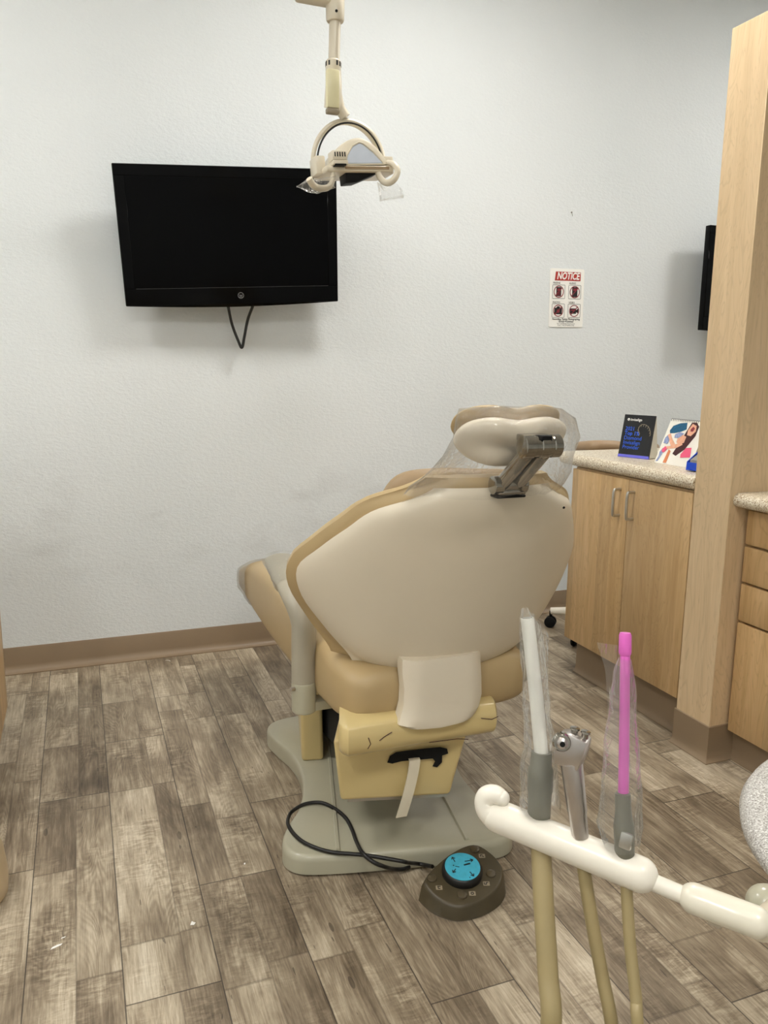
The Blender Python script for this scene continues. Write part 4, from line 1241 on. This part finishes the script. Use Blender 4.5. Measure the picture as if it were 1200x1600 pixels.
# suction handpiece with the wide white tip
hv = thing('suction_handpiece', (0.3511, 0.5301, 0.9160), 'grey suction handpiece with white tip in a plastic sleeve, leftmost on the holder', 'dental instrument')
hb0, hb1 = V((0.3484, 0.5287, 0.9144)), V((0.3534, 0.5373, 0.9682))
obj('valve_body', MB().lathe(hb0, hb1 - hb0, [(-.004, .0085), (.0, .0098), (.020, .0100), (.022, .0108), (.040, .0108), (.043, .0092), ((hb1 - hb0).length, .0088)], 24), 'valve', hv)
obj('suction_tip', MB().tube([(0.3534, 0.5357, 0.9602), (0.3523, 0.5476, 1.0135), (0.3494, 0.5629, 1.0799)], [.0060, .0060, .0058], 18), 'tip', hv)
obj('tip_bore', MB().tube([(0.3494, 0.5626, 1.0788), (0.3493, 0.5630, 1.0805)], [.0042, .0042], 14), 'grey_plastic', hv)
hose(hv, [(0.3481, 0.5277, 0.9091), (0.3475, 0.5223, 0.8915), (0.3399, 0.5013, 0.8473), (0.3349, 0.4836, 0.8023), (0.3309, 0.4703, 0.7548), (0.345, 0.52, 0.60), (0.40, 0.62, 0.35), (0.55, 0.60, 0.12), (0.70, 0.50, 0.13), (tc_.x - .024, tc_.y + .004, 0.20)], .0086)
sleeve(hv, [((0.3463, 0.5637, 1.0890), .003, .002), ((0.3498, 0.5586, 1.0703), .0105, .007), ((0.3520, 0.5510, 1.0354), .0120, .009), ((0.3519, 0.5436, 0.9978), .0120, .0095), ((0.3530, 0.5378, 0.9698), .0145, .0135), ((0.3506, 0.5357, 0.9548), .0160, .0150), ((0.3497, 0.5329, 0.9386), .0165, .0155), ((0.3495, 0.5303, 0.9252), .0175, .0165), ((0.3496, 0.5289, 0.9182), .0165, .0160)], seed=1.0)
obj('sleeve_fin', crumple(MB().loft([[V((0.3546, 0.5594, 1.0838)), V((0.3660, 0.5538, 1.0660)), V((0.3630, 0.5477, 1.0294)), V((0.3619, 0.5408, 0.9916)), V((0.3635, 0.5349, 0.9647))],
                                     [V((0.3477, 0.5608, 1.0881)), V((0.3550, 0.5541, 1.0626)), V((0.3542, 0.5480, 1.0304)), V((0.3542, 0.5407, 0.9929)), V((0.3547, 0.5352, 0.9660))]], False, False, False), .001, 80), 'film_thin', hv)

# air and water syringe
sy_ = thing('air_water_syringe', (0.3680, 0.4980, 0.9135), 'chrome air and water syringe in the middle of the holder', 'dental instrument')
y0_, y1_ = V((0.3668, 0.4956, 0.9152)), V((0.3635, 0.5078, 0.9711))
yd = (y1_ - y0_).normalized()
obj('handle_body', MB().lathe(y0_, yd, [(-.004, .0066), (0, .0070), (.016, .0076), (.018, .0082), ((y1_ - y0_).length, .0092)], 24), 'satin', sy_)
sF = Frame(V((0.3641, 0.5098, 0.9825)), hax, yd)
hdp = [(-.0105, -.014), (.0100, -.014), (.0125, .002), (.0128, .012), (-.002, .0150), (-.0118, .0105), (-.0125, .000)]
obj('syringe_head', MB().prism(hdp, -.0095, .0085, .0018, 2, sF.m()), 'satin', sy_)
nz = V((0.3532, 0.5080, 0.9909))
nd_ = (V(-.35, -.62, .12)).normalized()
obj('nozzle_collar', MB().lathe(nz - nd_ * .004, nd_, [(0, .0078), (.004, .0078), (.0055, .0066), (.006, .0066)], 24), 'chrome', sy_)
obj('nozzle_socket', MB().lathe(nz + nd_ * .0018, nd_, [(0, .0050), (.0025, .0045), (.004, .0026)], 20), 'satin', sy_)
obj('nozzle_bore', MB().lathe(nz + nd_ * .0055, nd_, [(0, .0022), (.0006, .0022)], 12), 'black_matte', sy_)
for q_ in (-.0005, .0085):
    c_ = V(sF.p(q_, .0145, -.001))
    obj('trigger_button', MB().lathe(c_, sF.v, [(-.002, .0030), (.002, .0030), (.0022, .0042), (.0036, .0040), (.004, .002)], 14), 'chrome', sy_)
hose(sy_, [(0.3675, 0.4943, 0.9100), (0.3699, 0.4917, 0.8848), (0.3739, 0.4815, 0.8406), (0.3790, 0.4714, 0.7990), (0.3850, 0.4589, 0.7471), (0.42, 0.49, 0.62), (0.46, 0.52, 0.36), (0.56, 0.52, 0.12), (0.70, 0.50, 0.13), (tc_.x - .024, tc_.y + .004, 0.20)], .0056)

# saliva ejector with the pink straw
sj = thing('saliva_ejector', (0.3922, 0.4690, 0.9074), 'grey saliva ejector with pink straw in a plastic sleeve, rightmost on the holder', 'dental instrument')
j0, j1 = V((0.3905, 0.4677, 0.9086)), V((0.3917, 0.4766, 0.9561))
jd = (j1 - j0)
obj('valve_body', MB().lathe(j0, jd, [(-.003, .0072), (0, .0078), (.022, .0082), (.026, .0074), (.030, .0068), (.034, .0064), (jd.length - .001, .0062), (jd.length, .0048)], 24), 'valve', sj)
obj('valve_lever', MB().box((-.005, .006, .0055), (.005, .020, .0092), .002, 2, Frame(j0, hax, jd).m()), 'steel', sj)
obj('straw', MB().tube([(0.3921, 0.4760, 0.9541), (0.3964, 0.4865, 1.0158), (0.4003, 0.4969, 1.0765)], [.0043, .0041, .0040], 16), 'pink', sj)
obj('straw_cap', MB().lathe(V((0.3994, 0.4948, 1.0644)), V((0.4006, 0.4979, 1.0826)) - V((0.3994, 0.4948, 1.0644)), [(0, .0042), (.002, .0050), (.016, .0050), (.0182, .0042), (.0184, .0018)], 18), 'pink', sj)
hose(sj, [(0.3907, 0.4666, 0.9035), (0.3891, 0.4606, 0.8806), (0.3870, 0.4487, 0.8381), (0.3860, 0.4366, 0.8019), (0.3836, 0.4270, 0.7763), (0.40, 0.40, 0.62), (0.46, 0.44, 0.36), (0.57, 0.45, 0.12), (0.70, 0.50, 0.13), (tc_.x - .024, tc_.y + .004, 0.20)], .0048)
sleeve(sj, [((0.3990, 0.4946, 1.0624), .0052, .0048), ((0.3974, 0.4930, 1.0512), .008, .006), ((0.3945, 0.4872, 1.0158), .0115, .007), ((0.3918, 0.4803, 0.9753), .0150, .009), ((0.3899, 0.4761, 0.9500), .0165, .011), ((0.3879, 0.4729, 0.9298), .0190, .012), ((0.3888, 0.4690, 0.9116), .0130, .0115)], seed=4.0)
obj('sleeve_fin', crumple(MB().loft([[V((0.3809, 0.5080, 1.0729)), V((0.3865, 0.5017, 1.0521)), V((0.3869, 0.4961, 1.0241)), V((0.3827, 0.4897, 0.9834))],
                                     [V((0.3992, 0.4973, 1.0711)), V((0.3971, 0.4941, 1.0508)), V((0.3925, 0.4899, 1.0204)), V((0.3884, 0.4836, 0.9799))]], False, False, False), .001, 80), 'film_thin', sj)

# ------------------------------------------------------------------ paper scraps on the floor
def scrap(c, pts, label, h=.0012):
    c = V(c)
    mb = MB().prism([(c.x + x * .001, c.y + y * .001) for x, y in pts], .0006, h)
    tag(obj('paper_scrap', mb, 'white_print'), label, 'paper scrap', 'paper scraps on the floor')
scrap((0.1849, 1.7009, 0.0000), [(-6, -4), (2, -7), (7, 0), (3, 3), (-1, 8), (-4, 1)], 'ragged white paper scrap on the floor left of the chair base')
scrap((-0.1121, 1.7300, 0.0000), [(-12, -7), (-4, -5), (10, 0), (13, 5), (2, 4), (-8, 0)], 'long white paper scrap lying in the lower left corner of the floor')
scrap((-0.0991, 1.7533, 0.0000), [(-4, -2), (4, 0), (7, 3), (-2, 2)], 'small white paper flake just behind the long lower left scrap')
scrap((0.3082, 3.4448, 0.0000), [(-10, 8), (-2, 9), (6, 3), (9, -8), (11, -6), (8, 6), (-2, 12)], 'curved white shaving on the floor near the back baseboard')
scrap((0.3431, 1.8842, 0.0000), [(-2, -3), (2, -3), (3, 4), (-1, 3)], 'tiny white fleck on the floor beside the chair base')

# ------------------------------------------------------------------ render look
w = bpy.data.worlds.new('room_ambient')
scene.world = w
w.use_nodes = True
w.node_tree.nodes['Background'].inputs[0].default_value = (0.9, 0.95, 1.0, 1)
w.node_tree.nodes['Background'].inputs[1].default_value = 0.3
vs = scene.view_settings
vs.view_transform = 'Standard'
vs.look = 'None'
vs.gamma = 1.0
vs.use_curve_mapping = False
vs.exposure = 0.62
